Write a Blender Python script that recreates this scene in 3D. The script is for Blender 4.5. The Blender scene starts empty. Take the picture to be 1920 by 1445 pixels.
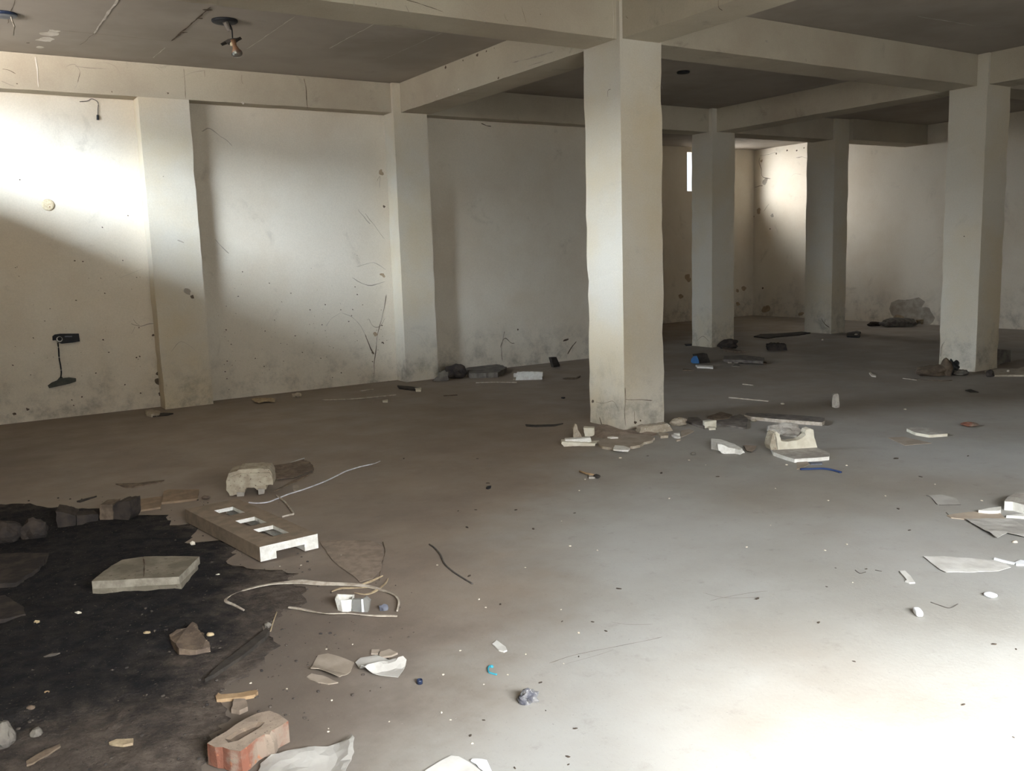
import bpy, bmesh, math, random
import numpy as np
from mathutils import Vector, Matrix, noise
from mathutils.geometry import delaunay_2d_cdt

SC = bpy.context.scene
COL = SC.collection
RND = random.Random(7)

# ------------------------------------------------------------------ camera model (photo 1920 x 1445)
FPX, PITCH, ROLL, YAW, CH = 1680.7, .1468, -.0316, .5707, 1.5
cp, sp = math.cos(PITCH), math.sin(PITCH)
FW = np.array([math.sin(YAW)*cp, math.cos(YAW)*cp, -sp])
RT0 = np.array([math.cos(YAW), -math.sin(YAW), 0.])
UP0 = np.cross(RT0, FW)
cr, sr = math.cos(ROLL), math.sin(ROLL)
RT = cr*RT0 + sr*UP0
UPV = -sr*RT0 + cr*UP0
EYE = np.array([0, 0, CH])

def ray(p):
    return FW + RT*(p[0]-960)/FPX - UPV*(p[1]-722.5)/FPX
def at(p, ax=2, val=0.0):
    d = ray(p); t = (val-EYE[ax])/d[ax]
    return Vector(EYE + t*d)
def on_plane(p, o, n):
    d = ray(p); t = np.dot(np.array(o)-EYE, np.array(n))/np.dot(d, np.array(n))
    return Vector(EYE + t*d)
def Z(ox, oy, s, pts):
    return [(ox + x/s, oy + y/s) for x, y in pts]

# ------------------------------------------------------------------ materials
def lin(c):
    o = []
    for v in c:
        v /= 255.
        o.append(v/12.92 if v <= .04045 else ((v+.055)/1.055)**2.4)
    return (*o, 1)

class NT:
    def __init__(s, name):
        s.m = bpy.data.materials.new(name); s.m.use_nodes = True
        s.n = s.m.node_tree.nodes; s.l = s.m.node_tree.links
        s.b = s.n['Principled BSDF']
        s.tc = s.n.new('ShaderNodeTexCoord')
        s.co = s.tc.outputs['Object']
    def link(s, a, b): s.l.new(a, b)
    def noise(s, scale, detail=4, rough=.55, vec=None, dist=0):
        t = s.n.new('ShaderNodeTexNoise'); t.inputs['Scale'].default_value = scale
        t.inputs['Detail'].default_value = detail; t.inputs['Roughness'].default_value = rough
        t.inputs['Distortion'].default_value = dist
        s.link(vec or s.co, t.inputs['Vector']); return t.outputs['Fac']
    def ramp(s, fac, a, b, v0=0, v1=1):
        r = s.n.new('ShaderNodeMapRange'); r.interpolation_type = 'SMOOTHSTEP'
        r.inputs[1].default_value = a; r.inputs[2].default_value = b
        r.inputs[3].default_value = v0; r.inputs[4].default_value = v1
        s.link(fac, r.inputs[0]); return r.outputs[0]
    def math(s, op, a, b=None, c=None):
        m = s.n.new('ShaderNodeMath'); m.operation = op
        for i, v in enumerate((a, b, c)):
            if v is None: continue
            if isinstance(v, (int, float)): m.inputs[i].default_value = v
            else: s.link(v, m.inputs[i])
        return m.outputs[0]
    def mix(s, fac, a, b):
        m = s.n.new('ShaderNodeMix'); m.data_type = 'RGBA'
        if isinstance(fac, (int, float)): m.inputs[0].default_value = fac
        else: s.link(fac, m.inputs[0])
        for i, v in ((6, a), (7, b)):
            if isinstance(v, tuple): m.inputs[i].default_value = v
            else: s.link(v, m.inputs[i])
        return m.outputs[2]
    def scaled(s, sx, sy, sz):
        m = s.n.new('ShaderNodeMapping'); m.inputs['Scale'].default_value = (sx, sy, sz)
        s.link(s.co, m.inputs['Vector']); return m.outputs[0]
    def xyz(s):
        q = s.n.new('ShaderNodeSeparateXYZ'); s.link(s.co, q.inputs[0]); return q.outputs
    def bump(s, h, strength, dist):
        b = s.n.new('ShaderNodeBump'); b.inputs['Strength'].default_value = strength
        b.inputs['Distance'].default_value = dist
        s.link(h, b.inputs['Height']); s.link(b.outputs[0], s.b.inputs['Normal'])
    def done(s, col, rough=.85, spec=.25):
        if isinstance(col, tuple): s.b.inputs['Base Color'].default_value = col
        else: s.link(col, s.b.inputs['Base Color'])
        if isinstance(rough, (int, float)): s.b.inputs['Roughness'].default_value = rough
        else: s.link(rough, s.b.inputs['Roughness'])
        s.b.inputs['Specular IOR Level'].default_value = spec
        return s.m

def two_tone(name, c1, c2, scale=18, rough=.85, bump=.3, bd=.004, spots=None, spec=.25, lo=.35, hi=.65):
    t = NT(name)
    f = t.ramp(t.noise(scale, 6, .6), lo, hi)
    c = t.mix(f, lin(c1), lin(c2))
    if spots:
        c = t.mix(t.ramp(t.noise(scale*5, 3, .6), .62, .7), c, lin(spots))
    if bump: t.bump(t.noise(scale*3, 5, .65), bump, bd)
    return t.done(c, rough, spec)

def plaster(name, base, warm, grime, gamt=.5, spots=True, streak=None):
    t = NT(name)
    c = t.mix(t.ramp(t.noise(.9, 5, .6), .35, .7), lin(base), lin(warm))
    g = t.ramp(t.noise(2.3, 9, .68, dist=.6), .58, .78, 0, gamt)
    c = t.mix(g, c, lin(grime))
    z = t.xyz()[2]
    low = t.ramp(z, .05, .75, 1, 0)                       # splashes of mud and mould along the foot of the wall
    splash = t.math('MULTIPLY', low, t.ramp(t.noise(4.2, 9, .72), .43, .72, 0, .62))
    c = t.mix(splash, c, lin((112, 106, 97)))
    if spots:
        sp_ = t.ramp(t.noise(38, 3, .7), .70, .74, 0, .8)
        lowm = t.math('MULTIPLY', t.ramp(z, .2, 1.3, 1, .08), sp_)
        c = t.mix(lowm, c, lin((74, 62, 52)))
    c = t.mix(t.ramp(t.noise(90, 4, .7), .3, .7, 0, .10), c, lin((90, 84, 76)))
    t.bump(t.math('ADD', t.noise(45, 6, .7), t.math('MULTIPLY', t.noise(4, 4, .6), 2.0)), .25, .006)
    return t.done(c, .9, .15)

M = {}
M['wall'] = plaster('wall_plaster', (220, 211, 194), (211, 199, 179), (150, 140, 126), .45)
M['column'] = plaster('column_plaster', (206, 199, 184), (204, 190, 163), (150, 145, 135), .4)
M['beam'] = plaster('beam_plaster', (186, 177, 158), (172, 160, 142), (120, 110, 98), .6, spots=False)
def ceiling_mat():
    t = NT('ceiling_concrete')
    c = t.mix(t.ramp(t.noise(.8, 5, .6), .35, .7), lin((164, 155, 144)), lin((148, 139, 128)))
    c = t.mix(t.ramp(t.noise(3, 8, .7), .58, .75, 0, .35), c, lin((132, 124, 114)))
    t.bump(t.noise(30, 6, .7), .2, .005)
    return t.done(c, .92, .1)
M['ceiling'] = ceiling_mat()
def floor_mat():
    t = NT('dusty_concrete_floor')
    o = t.xyz()
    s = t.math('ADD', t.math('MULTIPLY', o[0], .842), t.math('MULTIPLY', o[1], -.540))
    grey = t.mix(t.ramp(t.noise(.7, 6, .6), .35, .7), lin((163, 162, 157)), lin((148, 145, 138)))
    brown = t.mix(t.ramp(t.noise(1.6, 6, .65), .3, .7), lin((142, 128, 114)), lin((124, 111, 99)))
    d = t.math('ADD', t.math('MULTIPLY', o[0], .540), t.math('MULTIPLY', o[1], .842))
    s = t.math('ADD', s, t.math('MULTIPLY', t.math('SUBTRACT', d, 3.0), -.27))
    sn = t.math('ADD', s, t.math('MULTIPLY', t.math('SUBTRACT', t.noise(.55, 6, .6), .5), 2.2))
    c = t.mix(t.ramp(sn, -.85, .2), brown, grey)
    c = t.mix(t.ramp(t.noise(.45, 5, .6), .42, .7, 0, .5), c, lin((136, 124, 110)))
    dx = t.math('DIVIDE', t.math('ADD', o[0], -.25), 1.35); dy = t.math('DIVIDE', t.math('ADD', o[1], -3.55), 1.6)
    rr = t.math('SQRT', t.math('ADD', t.math('MULTIPLY', dx, dx), t.math('MULTIPLY', dy, dy)))
    rr = t.math('ADD', rr, t.math('MULTIPLY', t.math('SUBTRACT', t.noise(2.2, 8, .7), .5), .9))
    c = t.mix(t.ramp(rr, .55, 1.2, .7, 0), c, lin((88, 80, 73)))
    c = t.mix(t.ramp(sn, -5.4, -3.6, .6, 0), c, lin((88, 79, 71)))  # painted shade: darkens the dim floor corner towards the back and end walls
    deep = t.math('ADD', d, t.math('MULTIPLY', t.math('SUBTRACT', t.noise(.5, 6, .6), .5), 2.5))
    c = t.mix(t.ramp(deep, 5.2, 9.5, 0, .7), c, lin((132, 119, 105)))
    fine = t.ramp(t.noise(9, 9, .72), .55, .75, 0, .32)
    c = t.mix(fine, c, lin((104, 96, 88)))
    c = t.mix(t.ramp(t.noise(70, 5, .75), .60, .70, 0, .35), c, lin((84, 78, 74)))
    c = t.mix(t.ramp(t.noise(55, 4, .7, vec=t.scaled(1, 3, 1)), .68, .72, 0, .5), c, lin((205, 200, 190)))
    t.bump(t.math('ADD', t.noise(60, 6, .7), t.math('MULTIPLY', t.noise(6, 5, .6), 2.5)), .22, .006)
    return t.done(c, t.ramp(t.noise(2.0, 5, .6), .3, .7, .55, .8), .3)
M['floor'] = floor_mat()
def soil_mat():
    t = NT('dark_loose_soil')
    dark = t.mix(t.ramp(t.noise(13, 8, .72), .35, .68), lin((38, 37, 39)), lin((56, 53, 51)))
    edge = t.mix(t.ramp(t.noise(16, 8, .72), .35, .65), lin((82, 74, 68)), lin((112, 101, 91)))
    o = t.xyz()
    dx = t.math('DIVIDE', t.math('ADD', o[0], .18), 1.0); dy = t.math('DIVIDE', o[1], 1.75)
    r = t.math('SQRT', t.math('ADD', t.math('MULTIPLY', dx, dx), t.math('MULTIPLY', dy, dy)))
    r = t.math('ADD', r, t.math('MULTIPLY', t.math('SUBTRACT', t.noise(3.2, 9, .75), .5), 1.1))
    c = t.mix(t.ramp(r, .78, 1.2), dark, edge)
    c = t.mix(t.ramp(t.noise(75, 3, .7), .64, .70, 0, .8), c, lin((120, 108, 96)))
    c = t.mix(t.ramp(t.noise(60, 3, .7, vec=t.scaled(1.1, .9, 1.3)), .62, .72, 0, .7), c, lin((34, 33, 34)))
    t.bump(t.math('ADD', t.noise(90, 6, .7), t.math('MULTIPLY', t.noise(22, 6, .65), 2.0)), .9, .014)
    return t.done(c, .95, .1)
M['soil'] = soil_mat()
M['grit'] = two_tone('soil_grit', (92, 84, 76), (56, 52, 50), 14, .95, .4, .004, spec=.1)
M['crack'] = two_tone('crack_shadowless_dirt', (84, 73, 62), (112, 100, 86), 30, .95, 0, spec=.05)
M['smudge'] = two_tone('grey_smear', (172, 163, 149), (150, 141, 128), 9, .95, 0, spec=.05)
M['limeline'] = two_tone('lime_seam', (214, 208, 198), (190, 182, 170), 12, .95, .2, spec=.1)
M['brownstain'] = two_tone('brown_stain', (172, 152, 128), (150, 132, 110), 12, .95, 0, spec=.05)
M['foam'] = two_tone('white_packing_foam', (226, 224, 216), (208, 204, 194), 22, .8, .5, .004, spots=(176, 170, 160))
M['foamdust'] = two_tone('dusty_foam_top', (142, 126, 108), (126, 112, 96), 14, .92, .3, .003)
M['foamgrey'] = two_tone('greyed_foam', (172, 166, 156), (150, 143, 134), 16, .9, .4, .004, spots=(120, 112, 104))
M['foamcream'] = two_tone('cream_foam', (214, 208, 190), (198, 190, 170), 16, .85, .4, .004)
M['foamold'] = two_tone('old_mottled_foam', (178, 168, 148), (150, 138, 120), 16, .9, .5, .005, spots=(96, 82, 70))
M['slab'] = two_tone('grey_paving_slab', (138, 130, 114), (112, 104, 90), 9, .92, .5, .006, spots=(88, 76, 66))
M['slabside'] = two_tone('paving_slab_edge', (160, 152, 136), (132, 124, 110), 20, .92, .5, .005)
M['bricktop'] = two_tone('mortar_covered_brick', (152, 136, 120), (130, 116, 102), 18, .95, .5, .005, spots=(104, 92, 82))
M['brick'] = two_tone('red_brick', (118, 76, 60), (130, 114, 100), 9, .95, .7, .008, spots=(150, 100, 72), lo=.42, hi=.58)
M['darkbrick'] = two_tone('dark_grimy_brick', (74, 66, 60), (54, 50, 48), 12, .95, .5, .006, spec=.1)
M['tanbrick'] = two_tone('dusty_tan_brick', (142, 122, 100), (124, 106, 88), 14, .95, .3, .004)
M['wood'] = two_tone('weathered_wood', (120, 104, 88), (92, 80, 68), 20, .9, .5, .004)
M['greywood'] = two_tone('grey_weathered_board', (118, 110, 102), (90, 84, 78), 16, .9, .5, .004)
M['tanwood'] = two_tone('tan_raw_wood', (166, 140, 108), (146, 120, 90), 24, .85, .4, .003)
M['darkwood'] = two_tone('dark_damp_wood', (66, 60, 54), (50, 46, 42), 18, .9, .5, .004)
M['card'] = two_tone('grey_brown_cardboard', (160, 148, 134), (144, 132, 118), 8, .9, .2, .003)
M['beigecard'] = two_tone('beige_cardboard', (178, 164, 146), (164, 150, 134), 8, .9, .2, .003)
M['paper'] = two_tone('dirty_white_paper', (202, 200, 194), (184, 181, 174), 7, .8, .2, .003)
M['greypaper'] = two_tone('dusty_grey_paper', (176, 173, 166), (160, 156, 149), 7, .85, .2, .003)
M['white'] = two_tone('white_plastic', (232, 234, 236), (218, 220, 222), 20, .45, .1, .002, spec=.5)
M['strap'] = two_tone('pale_strapping', (190, 180, 166), (158, 146, 130), 30, .7, .3, .003)
M['whitestrip'] = two_tone('white_strip', (206, 204, 208), (180, 178, 180), 30, .6, .2, .003)
M['straw'] = two_tone('dry_straw', (178, 160, 130), (146, 128, 104), 30, .9, .2, .003)
M['twig'] = two_tone('dark_twig', (74, 70, 66), (96, 90, 84), 30, .9, .2, .003)
M['black'] = two_tone('black_plastic', (30, 30, 33), (42, 42, 44), 14, .6, .2, .002)
M['blackwire'] = two_tone('black_wire', (26, 27, 28), (36, 36, 36), 14, .6, .1, .002)
M['darkgreen'] = two_tone('dark_grey_green_plate', (70, 72, 66), (84, 84, 76), 14, .7, .2, .002)
M['bluecap'] = two_tone('dark_blue_plastic', (24, 34, 56), (34, 46, 70), 30, .4, .1, .002, spec=.5)
M['blue'] = two_tone('blue_plastic', (36, 96, 150), (46, 108, 162), 14, .45, .1, .002, spec=.5)
M['darkblue'] = two_tone('dark_blue_strip', (40, 58, 102), (54, 72, 112), 14, .5, .1, .002)
M['teal'] = two_tone('teal_plastic', (52, 134, 152), (66, 148, 162), 14, .5, .1, .002)
M['slate'] = two_tone('slate_plastic', (86, 88, 98), (104, 106, 114), 14, .6, .2, .002)
M['burnt'] = two_tone('burnt_lump', (64, 64, 72), (128, 126, 124), 26, .85, .7, .006, spots=(176, 174, 170))
M['charred'] = two_tone('black_bag', (34, 36, 38), (52, 54, 54), 12, .4, .8, .01, spec=.5)
M['sack'] = two_tone('brown_sacking', (108, 94, 78), (88, 76, 64), 14, .95, .6, .008)
M['pale'] = two_tone('pale_chip', (216, 208, 192), (190, 178, 158), 40, .85, .3, .003)
M['tanstone'] = two_tone('tan_pebble', (188, 168, 134), (160, 142, 112), 30, .9, .4, .003)
M['darkchip'] = two_tone('dark_crumb', (58, 50, 44), (78, 68, 58), 30, .9, .2, .002)
M['brownstone'] = two_tone('brown_rubble', (118, 102, 86), (92, 80, 70), 14, .95, .6, .006, spots=(140, 122, 104))
M['rubble'] = two_tone('grey_rubble', (120, 114, 104), (94, 88, 82), 12, .95, .6, .008)
M['plasterchip'] = two_tone('broken_plaster', (176, 164, 146), (154, 142, 124), 16, .95, .5, .005, spots=(206, 200, 188))
M['dust'] = two_tone('brown_dust', (146, 131, 116), (126, 112, 99), 16, .95, .5, .005)
M['film'] = None
def film_mat():
    t = NT('clear_plastic_film')
    t.b.inputs['Transmission Weight'].default_value = .75
    t.b.inputs['IOR'].default_value = 1.15
    return t.done(lin((206, 206, 200)), .18, .6)
M['film'] = film_mat()
def glass_mat():
    t = NT('bulb_glass')
    t.b.inputs['Transmission Weight'].default_value = .95
    t.b.inputs['IOR'].default_value = 1.2
    return t.done(lin((235, 235, 230)), .05, .5)
M['glass'] = glass_mat()
M['bulbholder'] = two_tone('brown_lamp_holder', (140, 104, 74), (112, 82, 60), 20, .5, .1, .002, spec=.5)
M['disc'] = two_tone('cream_cover_plate', (212, 198, 168), (190, 172, 140), 60, .6, .3, .003)

# ------------------------------------------------------------------ object helpers
def put(name, bm, mats, parent=None, loc=None, smooth=False):
    """link a bmesh (in world coordinates, or local to the parent's origin) as one object whose origin is at its base"""
    if loc is None:
        if parent is None:
            xs = [v.co.x for v in bm.verts]; ys = [v.co.y for v in bm.verts]; zs = [v.co.z for v in bm.verts]
            loc = Vector(((min(xs)+max(xs))/2, (min(ys)+max(ys))/2, min(zs)))
        else:
            loc = parent.location.copy()
        for v in bm.verts: v.co -= loc
    bmesh.ops.recalc_face_normals(bm, faces=bm.faces)
    me = bpy.data.meshes.new(name); bm.to_mesh(me); bm.free()
    if not isinstance(mats, (list, tuple)): mats = [mats]
    for m in mats: me.materials.append(M[m] if isinstance(m, str) else m)
    if smooth:
        for p in me.polygons: p.use_smooth = True
    o = bpy.data.objects.new(name, me); COL.objects.link(o)
    if parent is None: o.location = loc
    else: o.parent = parent
    return o
def tag(o, label, cat, group=None, kind='thing'):
    o['label'] = label; o['category'] = cat
    if group: o['group'] = group
    o['kind'] = kind
    return o
def thing(name, loc, label, cat, group=None):
    o = bpy.data.objects.new(name, None); COL.objects.link(o); o.location = loc
    o.empty_display_size = .05
    return tag(o, label, cat, group)
def struct(o):
    o['kind'] = 'structure'; return o

def add_box(bm, x0, x1, y0, y1, z0, z1, mi=0):
    vs = [bm.verts.new((x, y, z)) for z in (z0, z1) for x, y in ((x0, y0), (x1, y0), (x1, y1), (x0, y1))]
    for f in ((0, 1, 2, 3), (4, 5, 6, 7), (0, 1, 5, 4), (1, 2, 6, 5), (2, 3, 7, 6), (3, 0, 4, 7)):
        bm.faces.new([vs[i] for i in f]).material_index = mi
def add_prism(bm, pts, dv, mi_cap=0, mi_side=0):
    """pts: list of Vectors (a planar outline); dv: extrusion vector"""
    a = [bm.verts.new(p) for p in pts]; b = [bm.verts.new(p+dv) for p in pts]
    f = bm.faces.new(a); f.material_index = mi_cap
    g = bm.faces.new(b[::-1]); g.material_index = mi_side
    n = len(a)
    for i in range(n):
        s = bm.faces.new((a[i], b[i], b[(i+1) % n], a[(i+1) % n])); s.material_index = mi_side
    return f
def ragged(pts, step, amt, rnd):
    out = []
    n = len(pts)
    for i in range(n):
        a, b = pts[i], pts[(i+1) % n]; out.append(a.copy())
        L = (b-a).length; k = int(L/step)
        d = (b-a)
        if k < 1: continue
        per = Vector((-d.y, d.x, 0)).normalized() if abs(d.z) < L*.7 else Vector((1, 0, 0))
        for j in range(1, k+1):
            q = a + d*(j/(k+1)); q += per*rnd.uniform(-amt, amt); out.append(q)
    return out
def bevel(bm, w, seg=1, ang=.5):
    es = [e for e in bm.edges if len(e.link_faces) == 2 and e.calc_face_angle(0) > ang]
    if es: bmesh.ops.bevel(bm, geom=es, offset=w, segments=seg, affect='EDGES', clamp_overlap=True)
def slab_bm(px, h, z0=0., jag=0., bev=.002, step=.03, seed=1, mi_top=0, mi_side=0, warp=0., taper=0.):
    rnd = random.Random(seed)
    top = [at(p, 2, z0+h) for p in px]
    if jag: top = ragged(top, step, jag, rnd)
    bm = bmesh.new()
    add_prism(bm, top, Vector((0, 0, -h)), mi_top, mi_side)
    if bev: bevel(bm, min(bev, h*.3))
    if warp:
        for v in bm.verts:
            if v.co.z > z0+h*.5: v.co.z += (noise.noise(v.co*9 + Vector((seed, 0, 0))))*warp
    return bm
def slab(name, label, cat, px, h, mat, z0=0., jag=0., bev=.002, step=.03, seed=1, group=None, warp=0., parent=None):
    two = isinstance(mat, (list, tuple))
    bm = slab_bm(px, h, z0, jag, bev, step, seed, 0, 1 if two else 0, warp)
    o = put(name, bm, mat, parent)
    return o if parent else tag(o, label, cat, group)
def profile_bm(px, a, b, depth, jag=0., bev=.002, step=.02, seed=1, mi=(0, 0), back=True):
    """an upright panel: outline seen on the vertical plane over floor pixels a-b, extruded away from the eye"""
    A, B = at(a), at(b)
    d = (B-A).normalized(); n = Vector((-d.y, d.x, 0))
    if n.dot(Vector(FW)) < 0: n = -n
    pts = [on_plane(p, A, n) for p in px]
    if jag:
        rnd = random.Random(seed); out = []
        for i in range(len(pts)):
            p, q = pts[i], pts[(i+1) % len(pts)]; out.append(p)
            L = (q-p).length; k = int(L/step)
            for j in range(1, k+1):
                out.append(p+(q-p)*(j/(k+1)) + d*rnd.uniform(-jag, jag) + Vector((0, 0, rnd.uniform(-jag, jag))))
        pts = out
    for p in pts: p.z = max(p.z, .001)
    bm = bmesh.new()
    add_prism(bm, pts, n*depth, mi[0], mi[1])
    if bev: bevel(bm, bev)
    return bm
def tube_bm(pts, r, sides=7, bm=None, flat=1., taper=True, mi=0):
    bm = bm or bmesh.new()
    pts = [Vector(p) for p in pts]; rings = []
    for i, p in enumerate(pts):
        t = (pts[min(i+1, len(pts)-1)] - pts[max(i-1, 0)]).normalized()
        u = t.cross(Vector((0, 0, 1)))
        if u.length < 1e-4: u = Vector((1, 0, 0))
        u.normalize(); w = u.cross(t).normalized()
        rr = r[i] if isinstance(r, (list, tuple)) else r
        rings.append([bm.verts.new(p + u*math.cos(k*2*math.pi/sides)*rr + w*math.sin(k*2*math.pi/sides)*rr*flat) for k in range(sides)])
    for a, b in zip(rings, rings[1:]):
        for k in range(sides):
            bm.faces.new((a[k], a[(k+1) % sides], b[(k+1) % sides], b[k])).material_index = mi
    bm.faces.new(rings[0]).material_index = mi; bm.faces.new(rings[-1][::-1]).material_index = mi
    return bm
def smooth_pts(pts, n=4):
    """Catmull-Rom"""
    P = [Vector(p) for p in pts]; out = []
    for i in range(len(P)-1):
        p0, p1, p2, p3 = P[max(i-1, 0)], P[i], P[i+1], P[min(i+2, len(P)-1)]
        for k in range(n):
            t = k/n
            out.append(.5*((2*p1)+(p2-p0)*t+(2*p0-5*p1+4*p2-p3)*t*t+(3*p1-p0-3*p2+p3)*t*t*t))
    out.append(P[-1]); return out
def line_thing(name, label, cat, px, r, mat, z=None, group=None, flat=1., wav=0., parent=None):
    z = r*flat if z is None else z
    pts = smooth_pts([at(p, 2, z) for p in px], 5)
    if wav:
        for i, p in enumerate(pts): p.z += abs(noise.noise(p*7))*wav
    o = put(name, tube_bm(pts, r, 7, flat=flat), mat, parent, smooth=True)
    return o if parent else tag(o, label, cat, group)
def band_bm(px, w, th, z=0., lift=0., seed=0, n=6):
    """a flat strap of width w lying on the floor along a pixel path, twisting slightly"""
    pts = smooth_pts([at(p, 2, z) for p in px], n)
    bm = bmesh.new(); rows = []
    for i, p in enumerate(pts):
        t = (pts[min(i+1, len(pts)-1)] - pts[max(i-1, 0)]); t.z = 0; t.normalize()
        u = Vector((-t.y, t.x, 0))
        tw = noise.noise(p*3 + Vector((seed, 0, 0)))*1.3
        e = u*math.cos(tw) + Vector((0, 0, 1))*math.sin(tw)
        k = min(1, .25 + 1.5*min(i, len(pts)-1-i)/max(1, len(pts)-1))
        hw = w/2*k*(.75+.5*abs(noise.noise(p*5)))
        c = p + Vector((0, 0, abs(math.sin(tw))*hw + lift*(.5+.5*noise.noise(p*2.2)) + th))
        up = Vector((0, 0, th/2))
        rows.append([bm.verts.new(c-e*hw-up), bm.verts.new(c+e*hw-up), bm.verts.new(c+e*hw+up), bm.verts.new(c-e*hw+up)])
    for a, b in zip(rows, rows[1:]):
        for k in range(4): bm.faces.new((a[k], a[(k+1) % 4], b[(k+1) % 4], b[k]))
    bm.faces.new(rows[0]); bm.faces.new(rows[-1][::-1])
    return bm
def sheet_bm(px, th=.002, z0=.0, amp=.01, step=.03, scale=7, lift=None, jag=0., seed=0, edge0=False, rag2=0.):
    """a crumpled sheet: outline in pixels on the floor, filled with a triangulation, given relief and thickness"""
    rnd = random.Random(seed)
    o = [at(p, 2, z0) for p in px]
    o = ragged(o, max(step, .01), jag, rnd)
    if rag2:
        for p in o: p += Vector((noise.noise(p*3.5), noise.noise(p*3.5+Vector((9, 0, 0))), 0))*rag2
    xs = [p.x for p in o]; ys = [p.y for p in o]
    pts = [Vector((p.x, p.y)) for p in o]; n = len(pts)
    edges = [(i, (i+1) % n) for i in range(n)]
    def inside(x, y):
        c = False
        for i in range(n):
            a, b = pts[i], pts[(i+1) % n]
            if (a.y > y) != (b.y > y) and x < (b.x-a.x)*(y-a.y)/(b.y-a.y)+a.x: c = not c
        return c
    y = min(ys)+step*.5
    while y < max(ys):
        x = min(xs)+step*.5
        while x < max(xs):
            qx, qy = x+rnd.uniform(-.3, .3)*step, y+rnd.uniform(-.3, .3)*step
            if inside(qx, qy): pts.append(Vector((qx, qy)))
            x += step
        y += step
    vo, eo, fo, *_ = delaunay_2d_cdt(pts, edges, [], 1, 1e-5)
    def edge_d(p):
        d = 9
        for i in range(n):
            a, b = pts[i], pts[(i+1) % n]; ab = b-a
            t = max(0, min(1, (p-a).dot(ab)/max(ab.dot(ab), 1e-9))); d = min(d, (p-a-ab*t).length)
        return d
    bm = bmesh.new(); top = []; bot = []
    for p in vo:
        k = 1.
        if edge0: k = min(1, edge_d(p)/edge0)
        h = amp*(.5+.5*noise.noise(Vector((p.x*scale, p.y*scale, seed*3.1))) + .35*noise.noise(Vector((p.x*scale*2.7, p.y*scale*2.7, seed))))
        h = max(h, 0)*k + (lift(p) if lift else 0)
        top.append(bm.verts.new((p.x, p.y, z0+h+th)))
        bot.append(bm.verts.new((p.x, p.y, z0+(h if not edge0 else 0))))
    for f in fo:
        if len(f) < 3: continue
        bm.faces.new([top[i] for i in f]); bm.faces.new([bot[i] for i in f[::-1]])
    for e in [e for e in bm.edges if len(e.link_faces) == 1 and e.verts[0] in set(top)]:
        i, j = top.index(e.verts[0]), top.index(e.verts[1])
        bm.faces.new((top[i], top[j], bot[j], bot[i]))
    return bm
def sheet(name, label, cat, px, mat, group=None, smooth=False, parent=None, **k):
    o = put(name, sheet_bm(px, **k), mat, parent, smooth=smooth)
    return o if parent else tag(o, label, cat, group)
def rock_bm(c, size, seed=0, sub=2, rough=.35, rot=None, sink=.2):
    bm = bmesh.new()
    bmesh.ops.create_icosphere(bm, subdivisions=sub, radius=1)
    off = Vector((seed*1.7, seed*.9, seed*2.3))
    a = (seed*1.3 if rot is None else rot)
    for v in bm.verts:
        k = 1 + rough*noise.noise(v.co*1.4+off) + rough*.5*noise.noise(v.co*3.1+off)
        p = v.co*k
        p = Vector((p.x*size[0]/2, p.y*size[1]/2, max(p.z, -.75)*size[2]/1.75))
        v.co = Vector((p.x*math.cos(a)-p.y*math.sin(a), p.x*math.sin(a)+p.y*math.cos(a), p.z))
    zm = min(v.co.z for v in bm.verts)
    for v in bm.verts: v.co += Vector(c) + Vector((0, 0, -zm - sink*0))
    return bm
def mpp(p):
    """metres per photo pixel at the floor point under a pixel"""
    return float(np.dot(np.array(at(p))-EYE, FW))/FPX
def rock(name, label, cat, px, wpx, hpx, mat, seed=1, group=None, rough=.35, smooth=False, z0=0., sub=2, dep=.8):
    """a lump whose lowest point shows at px, wpx wide and about hpx tall in the photo"""
    p = at(px, 2, z0); k = mpp(px)
    o = put(name, rock_bm(p, (wpx*k, wpx*k*dep, hpx*k), seed, sub, rough, rot=-YAW), mat, smooth=smooth)
    return tag(o, label, cat, group)
def obox_bm(c, sx, sy, sz, rz=0., tilt=(0, 0), bev=.004, chip=0., seed=0):
    bm = bmesh.new(); add_box(bm, -sx/2, sx/2, -sy/2, sy/2, 0, sz)
    if bev: bevel(bm, bev)
    if chip:
        for v in bm.verts: v.co += Vector((noise.noise(v.co*25+Vector((seed, 0, 0))), noise.noise(v.co*25+Vector((0, seed, 0))), noise.noise(v.co*25+Vector((0, 0, seed)))))*chip
    R = Matrix.Rotation(rz, 4, 'Z') @ Matrix.Rotation(tilt[0], 4, 'X') @ Matrix.Rotation(tilt[1], 4, 'Y')
    for v in bm.verts: v.co = R @ v.co
    zm = min(v.co.z for v in bm.verts)
    for v in bm.verts: v.co += Vector(c) - Vector((0, 0, zm))
    return bm
BL = [0]
def mark(bm, pts, w, n, mi):
    """a thin raised ribbon (a crack or a seam) on a surface with normal n, part of that surface's mesh"""
    n = Vector(n); L = []; BL[0] = (BL[0]+1) % 14; lift = .0008+.00025*BL[0]
    k0 = pts[0].dot(n); pts = [p - n*(p.dot(n)-k0) for p in pts]
    for i, p in enumerate(pts):
        t = (pts[min(i+1, len(pts)-1)]-pts[max(i-1, 0)]).normalized(); u = n.cross(t).normalized()
        ww = w*.6*(.3+1.0*abs(noise.noise(p*6)))
        if i in (0, len(pts)-1): ww *= .3
        L.append((bm.verts.new(p+u*ww/2+n*lift), bm.verts.new(p-u*ww/2+n*lift)))
    for a, b in zip(L, L[1:]):
        bm.faces.new((a[0], a[1], b[1], b[0])).material_index = mi
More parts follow.
